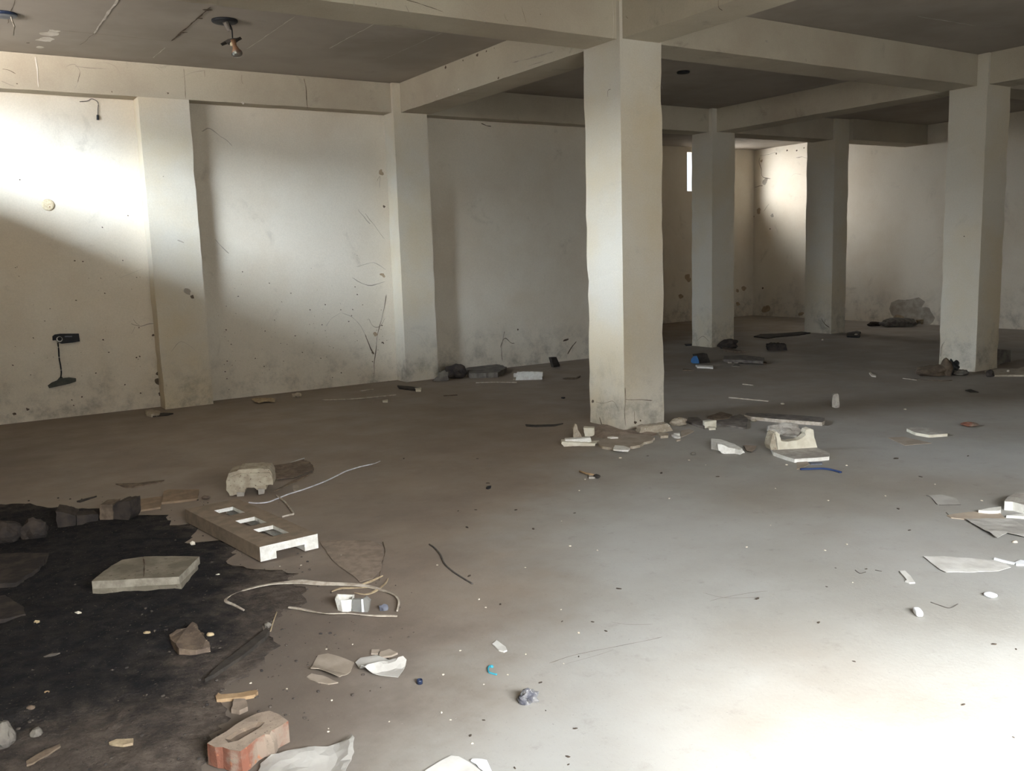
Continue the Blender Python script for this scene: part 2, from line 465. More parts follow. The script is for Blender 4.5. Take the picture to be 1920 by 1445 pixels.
def wig(pts, amt, n=5):
    pts = smooth_pts(pts, n)
    for p in pts[1:]:
        p += Vector((noise.noise(p*9), noise.noise(p*9+Vector((5, 0, 0))), noise.noise(p*9+Vector((0, 7, 0)))))*amt
    return pts
def blot(bm, c, r, n, mi, seed=0, k=14):
    BL[0] = (BL[0]+1) % 14
    n = Vector(n); u = n.cross(Vector((0.3, .2, 1))).normalized(); v = n.cross(u)
    vs = []
    for i in range(k):
        a = i*2*math.pi/k; rr = r*(.7+.6*noise.noise(Vector((math.cos(a)*.9+seed*3.7, math.sin(a)*.9, seed))))
        vs.append(bm.verts.new(c+n*(.0006+.00025*BL[0])+u*math.cos(a)*rr+v*math.sin(a)*rr*.8))
    bm.faces.new(vs).material_index = mi

# ------------------------------------------------------------------ the shell
ZB, ZC = 3.147, 3.48
YW, YP, XL, XF, YA, XE, YR = 9.94, 9.713, -0.9, 14.92, 13.49, 7.95, -5.6
fh = Vector((.540, .842, 0)); rh = Vector((.842, -.540, 0))
def cs(s, d): return rh*s + fh*d               # a floor point: s to the side of the camera, d ahead of it
E0 = cs(-.6, -.75); S1 = 9.4; E1 = cs(S1, -.75)  # front wall runs behind the camera

bm = bmesh.new(); add_box(bm, -3, 16.5, -8, 15, -.2, 0)
CR = [( [(1030, 1243), (1085, 1226), (1140, 1215), (1185, 1207), (1240, 1194)], .006), ([(1145, 1166), (1180, 1171), (1225, 1170)], .005),
      ([(1150, 1218), (1120, 1228), (1060, 1246)], .004), ([(604, 1018), (640, 1017), (690, 1016), (712, 1018), (722, 1030), (716, 1060)], .006),
      ([(1318, 1112), (1360, 1121), (1430, 1120)], .006), ([(1330, 1128), (1380, 1116), (1440, 1108)], .005)]
for pts, w in CR: mark(bm, wig([at(p) for p in pts], .006), w, (0, 0, 1), 1)
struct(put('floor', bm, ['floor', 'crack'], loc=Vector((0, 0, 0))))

bm = bmesh.new()
add_prism(bm, [Vector((v[0], v[1], ZC)) for v in ((XL-.25, E0.y+.05), (XL-.25, YW+.25), (XE-.25, YW+.25), (XE-.25, YA+.25), (XF+.25, YA+.25), (XF+.25, YR-.25), (E1.x, YR-.25), (cs(S1, -.95).x, cs(S1, -.95).y), (cs(-.6, -.95).x, cs(-.6, -.95).y))], Vector((0, 0, .2)))
dn = (0, 0, -1)
def cz(p): return at(p, 2, ZC)
for p, q, w, mi in (((224, -6), (176, 62), .045, 1), ((553, 30), (463, 91), .022, 1), ((703, 44), (617, 90), .024, 1),
                    ((310, 88), (286, 108), .014, 1), ((395, 12), (322, 76), .045, 2), ((176, 62), (150, 84), .008, 2), ((830, 60), (715, 112), .008, 1),
                    ((1720, 30), (1830, 48), .02, 1)):
    mark(bm, wig([cz(p), cz(((p[0]*2+q[0])/3, (p[1]*2+q[1])/3)), cz(((p[0]+q[0]*2)/3, (p[1]+q[1]*2)/3)), cz(q)], .01), w, dn, mi)
mark(bm, wig([cz(p) for p in ((112, 57), (180, 63), (250, 70), (322, 77))], .012), .012, dn, 2)
mark(bm, wig([cz(p) for p in ((32, -8), (22, 18), (14, 44))], .01), .012, dn, 2)
for p, r, mi in (((94, 64), .12, 1), ((75, 88), .06, 1), ((84, 74), .1, 1), ((100, 58), .08, 1), ((52, 80), .02, 2), ((390, 18), .05, 2), ((375, 34), .04, 2), ((345, 60), .035, 2)):
    blot(bm, cz(p), r, dn, mi, seed=p[0])
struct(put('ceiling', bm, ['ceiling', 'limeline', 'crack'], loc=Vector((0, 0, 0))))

# back wall (carries the pilasters) with its cracks, smears and pockmarks
bm = bmesh.new(); add_box(bm, XL-.25, XE, YW, YW+.25, 0, ZC)
N = (0, -1, 0)
def wz(p): return at(p, 1, YW)
for pts, w, mi in (
    ([(724, 552), (720, 580), (712, 610), (706, 640), (702, 670), (701, 706)], .018, 1), ([(684, 626), (692, 648), (700, 664)], .03, 1),
    ([(690, 597), (700, 612), (712, 612), (722, 596)], .01, 1), ([(640, 586), (660, 594), (676, 612), (690, 640), (699, 668)], .012, 2),
    ([(672, 392), (684, 408), (694, 420)], .03, 2), ([(684, 400), (697, 416), (720, 448)], .012, 1), ([(378, 246), (394, 240), (418, 258), (436, 274)], .02, 2),
    ([(403, 448), (415, 462), (430, 476)], .02, 2), ([(707, 340), (712, 330), (712, 352)], .008, 1), ([(150, 191), (166, 190), (172, 186)], .006, 1),
    ([(246, 606), (262, 612), (276, 608), (288, 606)], .02, 2), ([(246, 626), (254, 612)], .008, 1), ([(250, 598), (256, 606), (262, 611)], .008, 1),
    ([(938, 652), (946, 634), (958, 642), (964, 644)], .03, 1), ([(942, 676), (940, 655), (944, 630), (946, 620)], .022, 1), ([(1056, 640), (1066, 634)], .05, 1),
    ([(1064, 664), (1074, 648), (1080, 640)], .03, 1), ([(640, 586), (622, 596), (610, 612)], .008, 2), ([(225, 520), (245, 512), (268, 504)], .006, 2),
    ([(902, 231), (912, 235), (921, 237)], .03, 1), ([(660, 520), (690, 535), (722, 528)], .03, 2), ([(668, 500), (700, 492), (724, 505)], .02, 2)):
    mark(bm, wig([wz(p) for p in pts], .012), w, N, mi)
rw = random.Random(3)
for i in range(150):
    x = rw.uniform(2.6, 4.6) if i < 110 else rw.uniform(.6, 1.9)
    z = abs(rw.gauss(.62, .32)) if i < 90 else rw.uniform(.05, 1.6)
    blot(bm, Vector((x, YW, z)), rw.choice((.004, .005, .007, .011)), N, 1, seed=i)
for p, r, mi in (((714, 322), .05, 3), ((720, 388), .03, 1), ((718, 515), .05, 3), ((704, 626), .04, 3), ((37, 337), .012, 1), ((192, 426), .01, 1), ((718, 642), .025, 1),
                 ((300, 716), .06, 1), ((302, 740), .05, 1), ((297, 700), .03, 1), ((288, 628), .03, 1), ((716, 610), .012, 1), ((240, 404), .01, 1), ((971, 618), .02, 1),
                 ((262, 668), .012, 1), ((256, 670), .012, 1), ((153, 744), .014, 1), ((138, 760), .012, 1), ((52, 767), .02, 1), ((27, 776), .025, 1)):
    blot(bm, wz(p), r, N, mi, seed=p[0]*.37)
struct(put('wall_back', bm, ['wall', 'crack', 'smudge', 'brownstain'], loc=Vector((0, 0, 0))))

# wall at the end of the room by the camera, with a high daylight opening under the ceiling
WY0, WY1, WZ0, WZ1 = 5.9, 8.9, 2.75, 3.35
bm = bmesh.new()
add_box(bm, XL-.25, XL, E0.y-.3, WY0, 0, ZC); add_box(bm, XL-.25, XL, WY1, YW, 0, ZC)
add_box(bm, XL-.25, XL, WY0, WY1, 0, WZ0); add_box(bm, XL-.25, XL, WY0, WY1, WZ1, ZC)
struct(put('wall_left', bm, 'wall', loc=Vector((0, 0, 0))))

bm = bmesh.new(); add_box(bm, XL-1.3, XL-.252, WY0-2.2, WY1+.6, 3.72, 3.82)  # added slab, out of view, keeps the sun out of the high opening
struct(put('added_sun_blocker_1', bm, 'wall', loc=Vector((0, 0, 0))))
# alcove: side wall, rear wall with a tall narrow opening, far wall
bm = bmesh.new(); add_box(bm, XE-.25, XE, YW+.25, YA, 0, ZC)
struct(put('wall_alcove_side', bm, 'wall', loc=Vector((0, 0, 0))))
AX0, AX1, AZ0, AZ1 = 12.985, 14.25, 2.615, 3.38
bm = bmesh.new()
add_box(bm, XE-.25, AX0, YA, YA+.25, 0, ZC); add_box(bm, AX1, XF, YA, YA+.25, 0, ZC)
add_box(bm, AX0, AX1, YA, YA+.25, 0, AZ0); add_box(bm, AX0, AX1, YA, YA+.25, AZ1, ZC)
NA = (0, -1, 0)
for p, r in (((1382, 545), .06), ((1290, 520), .12), ((1276, 555), .08), ((1396, 540), .1), ((1384, 570), .08)):
    blot(bm, at(p, 1, YA), r, NA, 1, seed=p[0]*.3, k=14)
struct(put('wall_alcove', bm, ['wall', 'brownstain'], loc=Vector((0, 0, 0))))
bm = bmesh.new(); add_box(bm, XF, XF+.25, YR, YA+.25, 0, ZC)
NF = (-1, 0, 0)
def fz(p): return at(p, 0, XF)
for pts, w, mi in (([(1425, 294), (1424, 306), (1428, 318), (1431, 332), (1446, 334)], .03, 1), ([(1424, 292), (1440, 290), (1456, 286)], .015, 1), ([(1415, 351), (1424, 349), (1430, 348)], .02, 1),
                   ([(1484, 330), (1491, 325), (1502, 328)], .015, 2), ([(1492, 296), (1504, 294), (1514, 296)], .03, 2), ([(1432, 396), (1442, 382)], .02, 1)):
    mark(bm, wig([fz(p) for p in pts], .02), w, NF, mi)
for p, r, mi in (((1422, 396), .09, 3), ((1428, 302), .05, 3), ((1434, 340), .1, 2), ((1448, 404), .06, 2), ((1456, 288), .03, 1), ((1476, 282), .03, 1), ((1494, 282), .025, 1), ((1508, 277), .02, 1),
                 ((1444, 429), .025, 1), ((1413.5, 406), .03, 1), ((1430, 540), .035, 1), ((1436, 580), .14, 3), ((1502, 588), .09, 3), ((1700, 585), .4, 2), ((1684, 600), .2, 3), ((1730, 592), .3, 2)):
    blot(bm, fz(p), r, NF, mi, seed=p[0]*.21, k=16)
struct(put('wall_far', bm, ['wall', 'crack', 'smudge', 'brownstain'], loc=Vector((0, 0, 0))))
bm = bmesh.new(); add_box(bm, E1.x-.3, XF+.25, YR-.25, YR, 0, ZC)
struct(put('wall_right', bm, 'wall', loc=Vector((0, 0, 0))))
# front wall behind the camera with the wide doorway that lets the daylight in
D0, D1, DH, DT = .52, 4.2, 2.55, .3
bm = bmesh.new()
def seg(s0, s1, z0, z1):
    a, b = cs(s0, -.75), cs(s1, -.75); t = -fh*DT
    vs = [a, b, b+t, a+t]
    add_prism(bm, [Vector((v.x, v.y, z1)) for v in vs], Vector((0, 0, z0-z1)))
seg(-.85, D0, 0, ZC); seg(D1, S1, 0, ZC); seg(D0, D1, DH, ZC)
struct(put('wall_front', bm, 'wall', loc=Vector((0, 0, 0))))

# ------------------------------------------------------------------ columns, pilasters, beams
def column(name, label, x0, x1, y0, y1, top=ZC-.004, cat='column', group=None, marks=(), bmats=('column', 'crack', 'smudge')):
    bm = bmesh.new(); add_box(bm, x0, x1, y0, y1, 0, top)
    es = [e for e in bm.edges if abs(e.verts[0].co.z-e.verts[1].co.z) > 1]
    bmesh.ops.subdivide_edges(bm, edges=es, cuts=30)
    for v in bm.verts:                                                   # worn, slightly uneven arrises
        if 0.02 < v.co.z < top-.05:
            k = .006*noise.noise(Vector((v.co.x*3, v.co.y*3, v.co.z*4))) + (.012*max(0, noise.noise(Vector((v.co.x*9, v.co.y*9, v.co.z*11)))-.1))
            v.co.x += k*(1 if v.co.x < (x0+x1)/2 else -1); v.co.y += k*(1 if v.co.y < (y0+y1)/2 else -1)
    for pts, w, face, mi in marks:
        if face == 'L': P = [at(p, 0, x0) for p in pts]; n = (-1, 0, 0)
        else: P = [at(p, 1, y0) for p in pts]; n = (0, -1, 0)
        if len(P) == 1: blot(bm, P[0]+Vector(n)*.004, w, n, mi, seed=pts[0][0]*.3)
        else: mark(bm, [p+Vector(n)*.004 for p in wig(P, .006)], w, n, mi)
    return tag(put(name, bm, list(bmats), loc=Vector((0, 0, 0))), label, cat, group)
column('column', 'square plastered column in the middle of the hall with broken plaster at its foot', 4.777, 5.216, 5.711, 6.182,
       marks=(([(1141, 182), (1141, 170), (1146, 167)], .008, 'L', 1), ([(1118, 753), (1130, 756), (1150, 752), (1160, 766)], .01, 'L', 1),
              ([(1125, 782), (1128, 792), (1132, 800)], .022, 'L', 1), ([(1172, 748), (1196, 749), (1222, 750)], .012, 'F', 1), ([(1188, 770), (1189, 790)], .012, 'F', 1),
              ([(1171, 726), (1172, 745), (1170, 775), (1172, 800)], .014, 'F', 1), ([(1242, 170), (1238, 160), (1225, 168)], .006, 'F', 2),
              ([(1190, 792)], .02, 'F', 1), ([(1112, 752)], .02, 'L', 1), ([(1200, 788)], .012, 'F', 1)))
column('column', 'square column with sacking and a black bag heaped at its foot', 9.854, 10.307, 5.623, 6.064,
       marks=(([(1808, 443)], .012, 'L', 1), ([(1772, 640), (1766, 652), (1764, 668)], .04, 'L', 2)))
column('column', 'slim square column beside the bright narrow window opening', 9.77, 10.232, 9.632, 10.051,
       marks=(([(1306, 640), (1318, 630), (1330, 640)], .012, 'L', 1),))
column('column', 'square column furthest from the doorway with dark scratches near its foot', 12.515, 12.871, 9.624, 10.17,
       marks=(([(1540, 596), (1546, 606), (1556, 614)], .03, 'L', 1), ([(1546, 606), (1548, 598)], .02, 'L', 1)))
column('pilaster', 'wall pilaster rising to the underside of the long wall beam beside the dark socket', 1.937, 2.43, YP, YW-.004, ZB-.002, 'pilaster',
       marks=(([(352, 548)], .05, 'F', 2), ([(360, 556)], .03, 'F', 1), ([(306, 331)], .006, 'F', 1), ([(320, 660), (340, 640), (370, 660)], .01, 'F', 2), ([(332, 450), (345, 455)], .02, 'F', 2)))
column('pilaster', 'wall pilaster that meets the cross beam from the middle column', 4.708, 5.144, YP-.03, YW-.004, ZC-.004, 'pilaster',
       marks=(([(765, 620), (785, 628), (800, 650)], .006, 'F', 2),))

def beam(label, x0, x1, y0, y1, marks=(), z0=ZB, z1=ZC-.004):
    bm = bmesh.new(); add_box(bm, x0, x1, y0, y1, z0, z1)
    ax = 0 if x1-x0 > y1-y0 else 1
    es = [e for e in bm.edges if abs(e.verts[0].co[ax]-e.verts[1].co[ax]) > .5]
    bmesh.ops.subdivide_edges(bm, edges=es, cuts=40)
    for v in bm.verts:
        if v.co.z < z0+.01: v.co.z += .004*noise.noise(v.co*2.5) + .008*max(0, noise.noise(v.co*9)-.15)
    for pts, w, face, mi in marks:
        if face == 'F': P = [at(p, 1, y0) for p in pts]; n = (0, -1, 0)
        elif face == 'L': P = [at(p, 0, x0) for p in pts]; n = (-1, 0, 0)
        else: P = [at(p, 2, z0) for p in pts]; n = (0, 0, -1)
        for p in P: p.z = min(p.z, ZC-.03)
        if len(P) == 1: blot(bm, P[0], w*.8, n, mi, seed=pts[0][0]*.31)
        else:
            Q = wig(P, .006)
            for p in Q: p.z = min(p.z, ZC-.012)
            mark(bm, Q, w, n, mi)
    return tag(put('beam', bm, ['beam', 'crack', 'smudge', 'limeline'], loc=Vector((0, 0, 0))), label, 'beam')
yb = YP+.012
beam('long cracked wall beam above the pilaster and the dark socket', XL, 4.706, yb, YW-.004, marks=(
    ([(65, 98), (68, 120), (70, 145), (72, 164)], .03, 'F', 3), ([(344, 122), (346, 145), (348, 184)], .014, 'F', 1), ([(570, 144), (574, 170), (576, 203)], .02, 'F', 1),
    ([(122, 126), (132, 121), (142, 122), (150, 135), (146, 155), (140, 166)], .016, 'F', 2), ([(150, 135), (146, 155)], .012, 'F', 1), ([(180, 120), (200, 118), (215, 124), (222, 134)], .014, 'F', 2),
    ([(140, 124), (170, 128), (200, 130)], .02, 'F', 2), ([(340, 146), (360, 136), (384, 128)], .014, 'F', 2), ([(4, 130), (16, 132), (30, 139)], .02, 'F', 1), ([(2, 152), (16, 158), (28, 162)], .02, 'F', 2),
    ([(453, 140), (453, 152), (456, 158)], .01, 'F', 1), ([(270, 116), (290, 124), (306, 136)], .008, 'F', 2), ([(383, 128), (384, 145)], .008, 'F', 1), ([(315, 175)], .02, 'F', 1), ([(455, 193)], .03, 'F', 3), ([(32, 157)], .012, 'F', 1), ([(210, 172)], .012, 'F', 1)))
beam('wall beam in shade behind the middle column', 5.146, XE, yb, YW-.004)
xb0, xb1 = 4.805, 5.19
beam('cross beam from the middle column back to the wall pilaster', xb0, xb1, 6.184, YP-.034, marks=(
    ([(835, 113)], .03, 'L', 1), ([(868, 101)], .02, 'L', 1), ([(895, 95)], .03, 'L', 1), ([(912, 89)], .02, 'L', 1), ([(926, 88), (928, 84)], .02, 'L', 1),
    ([(860, 168)], .02, 'L', 3), ([(935, 146)], .02, 'L', 1), ([(820, 180)], .02, 'L', 3), ([(960, 118), (1000, 108), (1040, 96)], .03, 'L', 2), ([(990, 124), (1020, 114)], .02, 'L', 2)))
beam('cross beam running from the middle column over the doorway side', xb0, xb1, -4.0, 5.709, marks=(([(1174, 30), (1178, 34)], .008, 'L', 1), ([(1348, 0), (1349, 14), (1356, 20)], .012, 'L', 1)))
ya0, ya1 = 5.745, 6.15
beam('stained beam running from the end wall to the middle column', XL, 4.775, ya0, ya1, marks=(
    ([(752, -4), (790, 8), (830, 22)], .012, 'F', 1), ([(862, -4), (890, 20), (912, 45)], .01, 'F', 2), ([(977, 12), (982, 26), (986, 42)], .008, 'F', 1), ([(945, 26), (948, 36), (953, 40)], .005, 'F', 1),
    ([(662, -2), (663, 12)], .02, 'F', 2), ([(1013, 27)], .006, 'F', 1), ([(705, 8)], .005, 'F', 1), ([(760, 10), (768, 26)], .01, 'F', 2), ([(1148, 0), (1150, 40), (1148, 76)], .01, 'F', 3)))
beam('beam between the middle column and the column with the sacking', 5.218, 9.852, ya0, ya1, marks=(([(1437, 78)], .02, 'F', 2), ([(1510, 110), (1511, 116)], .012, 'F', 1)))
beam('beam from the column with the sacking towards the far wall', 10.309, XF-.002, ya0-.07, ya1-.07)
beam('cross beam from the column with the sacking back to the slim column', 9.86, 10.24, 6.066, 9.63)
beam('cross beam from the column with the sacking over the doorway side', 9.88, 10.27, YR+.01, 5.621)
beam('beam from the wall end to the slim column', XE+.002, 9.768, 9.70, 10.04)
beam('beam between the slim column and the furthest column', 10.234, 12.513, 9.66, 10.06)
beam('beam from the furthest column to the far wall', 12.873, XF-.002, 9.55, 9.98)

# ------------------------------------------------------------------ fittings on walls and ceiling
def disc_bm(c, r, n, th, seg=28, dome=.3):
    n = Vector(n).normalized(); u = n.orthogonal().normalized(); v = n.cross(u)
    bm = bmesh.new(); rings = []
    for rr, h in ((1, 0), (1, th*.6), (.92, th), (.5, th*(1-dome*.4)), (.12, th*(1-dome))):
        rings.append([bm.verts.new(Vector(c)+(u*math.cos(i*2*math.pi/seg)+v*math.sin(i*2*math.pi/seg))*r*rr+n*h) for i in range(seg)])
    for a, b in zip(rings, rings[1:]):
        for i in range(seg): bm.faces.new((a[i], a[(i+1) % seg], b[(i+1) % seg], b[i]))
    bm.faces.new(rings[0][::-1]); bm.faces.new(rings[-1])
    return bm
c = wz((90, 384)); t = thing('wall_cover_plate', c, 'round cream cover plate on the brightly lit wall', 'cover plate')
put('cover', disc_bm(c, .056, (0, -1, 0), .014), 'disc', t, smooth=True)
put('screw', disc_bm(c+Vector((.012, -.011, -.02)), .006, (0, -1, 0), .005, 10), 'bulbholder', t)

# ceiling lamp
c = cz((421, 37.5)); c.z -= .001
t = thing('hanging_lamp', c, 'bare bulb hanging by a dark wire from a black ceiling rose', 'lamp')
put('ceiling_rose', disc_bm(c, .105, (0, 0, -1), .02), 'black', t, smooth=True)
bm = bmesh.new()
def down(p): return on_plane(p, c, FW)
w0, w1 = c+Vector((.03, 0, -.018)), down((436, 71))
put('wire', tube_bm(smooth_pts([w0, w0.lerp(w1, .45)+Vector((.012, 0, .01)), w1], 5), .006), 'blackwire', t, smooth=True)
put('wire_sleeve', tube_bm([c+Vector((.0, -.02, -.016)), (c+w0)/2+Vector((.02, 0, -.07)), w0.lerp(w1, .45)+Vector((.008, 0, 0))], [.026, .016, .006], 8), 'greywood', t)
pl = [down(p) for p in Z(380, 20, 16, [(530, 990), (640, 920), (760, 850), (900, 820), (1010, 815), (1130, 780), (1010, 850), (960, 890), (800, 950), (720, 955), (690, 930)])]
bm = bmesh.new(); add_prism(bm, pl, Vector(FW)*.05); put('shade', bm, 'darkwood', t)
h0, h1, h2, h3 = down((437, 75)), down((440, 86)), down((444, 99)), down((446.5, 107))
put('holder', tube_bm([h0, h1, h1.lerp(h2, .5), h2], [.022, .017, .028, .046], 12), 'bulbholder', t, smooth=True)
put('bulb', tube_bm([h2, h2.lerp(h3, .35), h2.lerp(h3, .75), h3], [.044, .046, .036, .012], 14), 'glass', t, smooth=True)
bm = rock_bm(down((434.6, 86.5)), (.026, .026, .034), 3, 2, .15); put('bulb_neck', bm, 'disc', t, smooth=True)
put('bulb_tip', rock_bm(down((439, 103)), (.016, .016, .018), 5, 1, .1), 'white', t, smooth=True)
c = cz((6, 25)); c.z -= .001
t = thing('ceiling_rose', c, 'dark ceiling rose with a cut wire at the picture edge of the ceiling', 'ceiling rose')
put('plate', disc_bm(c, .1, (0, 0, -1), .02), 'bluecap', t, smooth=True)
put('wire', tube_bm([c+Vector((.05, 0, -.018)), c+Vector((.07, .0, -.09)), c+Vector((.055, 0, -.16))], .006), 'strap', t, smooth=True)
c = cz((1281, 134)); c.z -= .001
tag(put('ceiling_rose', disc_bm(c, .075, (0, 0, -1), .018), 'black', smooth=True), 'black ceiling rose on the dark ceiling between the columns', 'ceiling rose')

# thin wire with a black plug under the wall beam
c = wz((184, 200)); t = thing('dangling_wire', c, 'thin dangling wire with a black tip under the wall beam', 'wire')
yv = Vector((0, -.012, 0))
put('wire', tube_bm(smooth_pts([wz(p)+yv for p in ((149, 191), (164, 189.5), (172, 185.5), (183, 192), (183.3, 205), (183, 218))], 5), .0035), 'twig', t, smooth=True)
put('plug', tube_bm([wz((183, 216))+yv, wz((183, 225))+yv], .011, 8), 'black', t)
# dark socket with a hanging lead
c = wz((123, 634)); t = thing('wall_socket', c, 'dark socket strip on the wall with a black lead hanging from it', 'socket')
o = [wz(p) for p in Z(0, 600, 9.6, [(942, 290), (980, 258), (1080, 243), (1410, 240), (1430, 378), (1300, 400), (1100, 420), (1040, 400), (1010, 355), (945, 362)])]
bm = bmesh.new(); add_prism(bm, [p+Vector((0, -.035, 0)) for p in o], Vector((0, .034, 0))); bevel(bm, .004); put('body', bm, 'slate' if 0 else 'black', t)
bm = disc_bm(wz((110.5, 635.5))+Vector((0, -.035, 0)), .028, (0, -1, 0), .008, 20); put('ring', bm, 'paper', t, smooth=True)
bm = disc_bm(wz((111, 634.6))+Vector((0, -.042, 0)), .02, (0, -1, 0), .006, 20); put('hole', bm, 'blackwire', t, smooth=True)
for x in (1190, 1255):
    p = wz(Z(0, 600, 9.6, [(x, 290)])[0])+Vector((0, -.036, 0)); bm = bmesh.new(); add_box(bm, p.x-.017, p.x+.017, p.y-.003, p.y, p.z-.006, p.z+.006); put('contact', bm, 'slate', t)
put('lead', tube_bm(smooth_pts([wz(p)+Vector((0, -.02, 0)) for p in ((108, 642), (109.5, 655), (110.5, 671), (113, 684), (114.5, 697), (113.5, 708))], 5), .0065), 'blackwire', t, smooth=True)
o = [wz(p) for p in Z(0, 600, 9.6, [(858, 1175), (930, 1120), (1020, 1085), (1080, 1020), (1120, 1020), (1130, 1045), (1240, 1030), (1365, 1045), (1365, 1100), (1250, 1140), (1120, 1170), (1000, 1195), (880, 1220)])]
bm = bmesh.new(); add_prism(bm, [p+Vector((0, -.022, 0)) for p in o], Vector((0, .021, 0))); put('loose_plate', bm, 'darkgreen', t)

# ------------------------------------------------------------------ soil
def sx(p): return 0
so = [(-260, 935), (60, 948), (150, 952), (240, 956), (350, 982), (420, 1030), (480, 1064), (560, 1078), (600, 1100), (570, 1130), (515, 1165), (500, 1215), (455, 1275), (440, 1330), (400, 1375), (385, 1445), (370, 1540), (-330, 1540)]
o = put('soil', sheet_bm(so, th=.001, amp=.024, step=.035, scale=9, jag=.02, seed=4, edge0=.2, rag2=.16), 'soil', smooth=True)
tag(o, 'dark loose soil spread over the floor among the bricks', 'soil', kind='stuff')
bm = bmesh.new(); rg = random.Random(11)
def add_rock(bm, c, s, seed):
    k = bmesh.ops.create_icosphere(bm, subdivisions=1, radius=1)
    off = Vector((seed*1.7, seed*.9, seed*.3)); a = seed
    for v in k['verts']:
        q = v.co*(1+.4*noise.noise(v.co*1.5+off)); q = Vector((q.x*s, q.y*s*.8, q.z*s*.55))
        v.co = Vector((q.x*math.cos(a)-q.y*math.sin(a), q.x*math.sin(a)+q.y*math.cos(a), q.z+s*.3)) + c
n = 0
while n < 900:
    p = (rg.uniform(-20, 830), rg.uniform(930, 1460))
    lim = 420 + 300*max(0, 1-abs(p[1]-1180)/260.)
    if p[0] > lim*rg.uniform(.6, 1.25): continue
    add_rock(bm, at(p, 2, .006 if p[0] < 420 else 0.), rg.choice((.002, .003, .003, .004, .006, .008)), n); n += 1
tag(put('gravel', bm, 'grit', smooth=False), 'fine grit and crumbs strewn over the soil and the dusty floor', 'gravel', kind='stuff')

# ------------------------------------------------------------------ packing block with three holes
A, B, C_, D = [at(p, 2, .085) for p in Z(320, 850, 4.8, [(130, 500), (600, 405), (1322, 722), (800, 842)])]
def q2(u, v, z): p = (A*(1-u)*(1-v) + B*(1-u)*v + C_*u*v + D*u*(1-v)); return Vector((p.x, p.y, z))
def uv_of(p):
    P = at(p, 2, .085); u = v = .5
    for _ in range(40):
        e = P - q2(u, v, .085)
        du = (q2(u+.01, v, .085)-q2(u, v, .085))/.01; dv = (q2(u, v+.01, .085)-q2(u, v, .085))/.01
        det = du.x*dv.y-du.y*dv.x
        u += (e.x*dv.y-e.y*dv.x)/det; v += (du.x*e.y-du.y*e.x)/det
    return u, v
holes = []
for hp in ([(390, 512), (560, 478), (705, 490), (560, 585)], [(600, 612), (728, 563), (825, 627), (690, 657)], [(738, 685), (915, 645), (1022, 717), (875, 757)]):
    q = [uv_of(p) for p in Z(320, 850, 4.8, hp)]
    us = sorted(u for u, v in q); vs = sorted(v for u, v in q)
    holes.append(((us[0]+us[1])/2, (us[2]+us[3])/2, (vs[0]+vs[1])/2, (vs[2]+vs[3])/2))
v0 = sum(h[2] for h in holes)/3; v1 = sum(h[3] for h in holes)/3
ub = [0]+[x for h in holes for x in h[:2]]+[1]
ub = sorted(ub); vb = [0, min(v0, .27), v0, v1, max(v1, .76), 1]
bm = bmesh.new()
for i in range(len(ub)-1):
    for j in range(len(vb)-1):
        if vb[j+1]-vb[j] < 1e-4: continue
        mu, mv = (ub[i]+ub[i+1])/2, (vb[j]+vb[j+1])/2
        if any(h[0]-1e-4 < mu < h[1]+1e-4 for h in holes) and v0 < mv < v1: continue
        zb = 0.008 if (mv < vb[1] or mv > vb[4]) else (.045 if mu > ub[-2] else .064)
        pts = [q2(ub[i], vb[j], .085), q2(ub[i+1], vb[j], .085), q2(ub[i+1], vb[j+1], .085), q2(ub[i], vb[j+1], .085)]
        add_prism(bm, pts, Vector((0, 0, zb-.085)), 0, 1)
bmesh.ops.remove_doubles(bm, verts=bm.verts, dist=.0005)
seen = {}
for f in list(bm.faces):
    k = tuple(sorted(v.index for v in f.verts)); 
bm.verts.index_update()
for f in list(bm.faces):
    k = tuple(sorted(v.index for v in f.verts))
    seen.setdefault(k, []).append(f)
bmesh.ops.delete(bm, geom=[f for l in seen.values() if len(l) > 1 for f in l], context='FACES_ONLY')
for v in bm.verts: v.co.z = v.co.z - 0.0
bmesh.ops.recalc_face_normals(bm, faces=bm.faces)
ax_u = (D-A).normalized(); ax_v = (B-A).normalized()
for f in bm.faces:                                   # the long outer sides are as dusty as the top, only the cut ends are clean
    c_ = f.calc_center_median(); n_ = f.normal
    if abs(n_.z) < .5 and abs(n_.dot(ax_v)) > .6 and (uu := abs((c_-A).dot(ax_v))) < .05: f.material_index = 0
tag(put('packing_block', bm, ['foamdust', 'foam']), 'long dusty packing block with three square holes and white cut ends', 'packing block')

# ------------------------------------------------------------------ old moulded foam part with notches
def z2(l): return Z(320, 850, 4.8, l)
bma = profile_bm(z2([(520, 180), (640, 142), (780, 134), (885, 140), (912, 185), (920, 282), (857, 286), (860, 322), (775, 328), (752, 306), (682, 306), (668, 352), (600, 372), (532, 380), (500, 330), (498, 250)]),
                 (430, 931), (505, 926), .17, jag=.003, bev=.006, seed=3)
Pn = at((430, 931)); t = thing('moulded_foam_part', Pn, 'old mottled moulded foam part with a notch, beside the holed packing block', 'foam part')
put('body', bma, 'foamold', t)
put('ledge', profile_bm(z2([(535, 215), (620, 182), (890, 172), (905, 200), (640, 212), (560, 230)]), (429, 932), (504, 927), .02, bev=.003), 'foamold', t)
for q in ([(594, 352), (662, 352), (660, 395), (596, 397)], [(786, 320), (846, 320), (842, 362), (790, 370)]):
    put('foot', profile_bm(z2(q), (430, 932), (505, 927), .03, bev=.003), 'foamgrey', t)

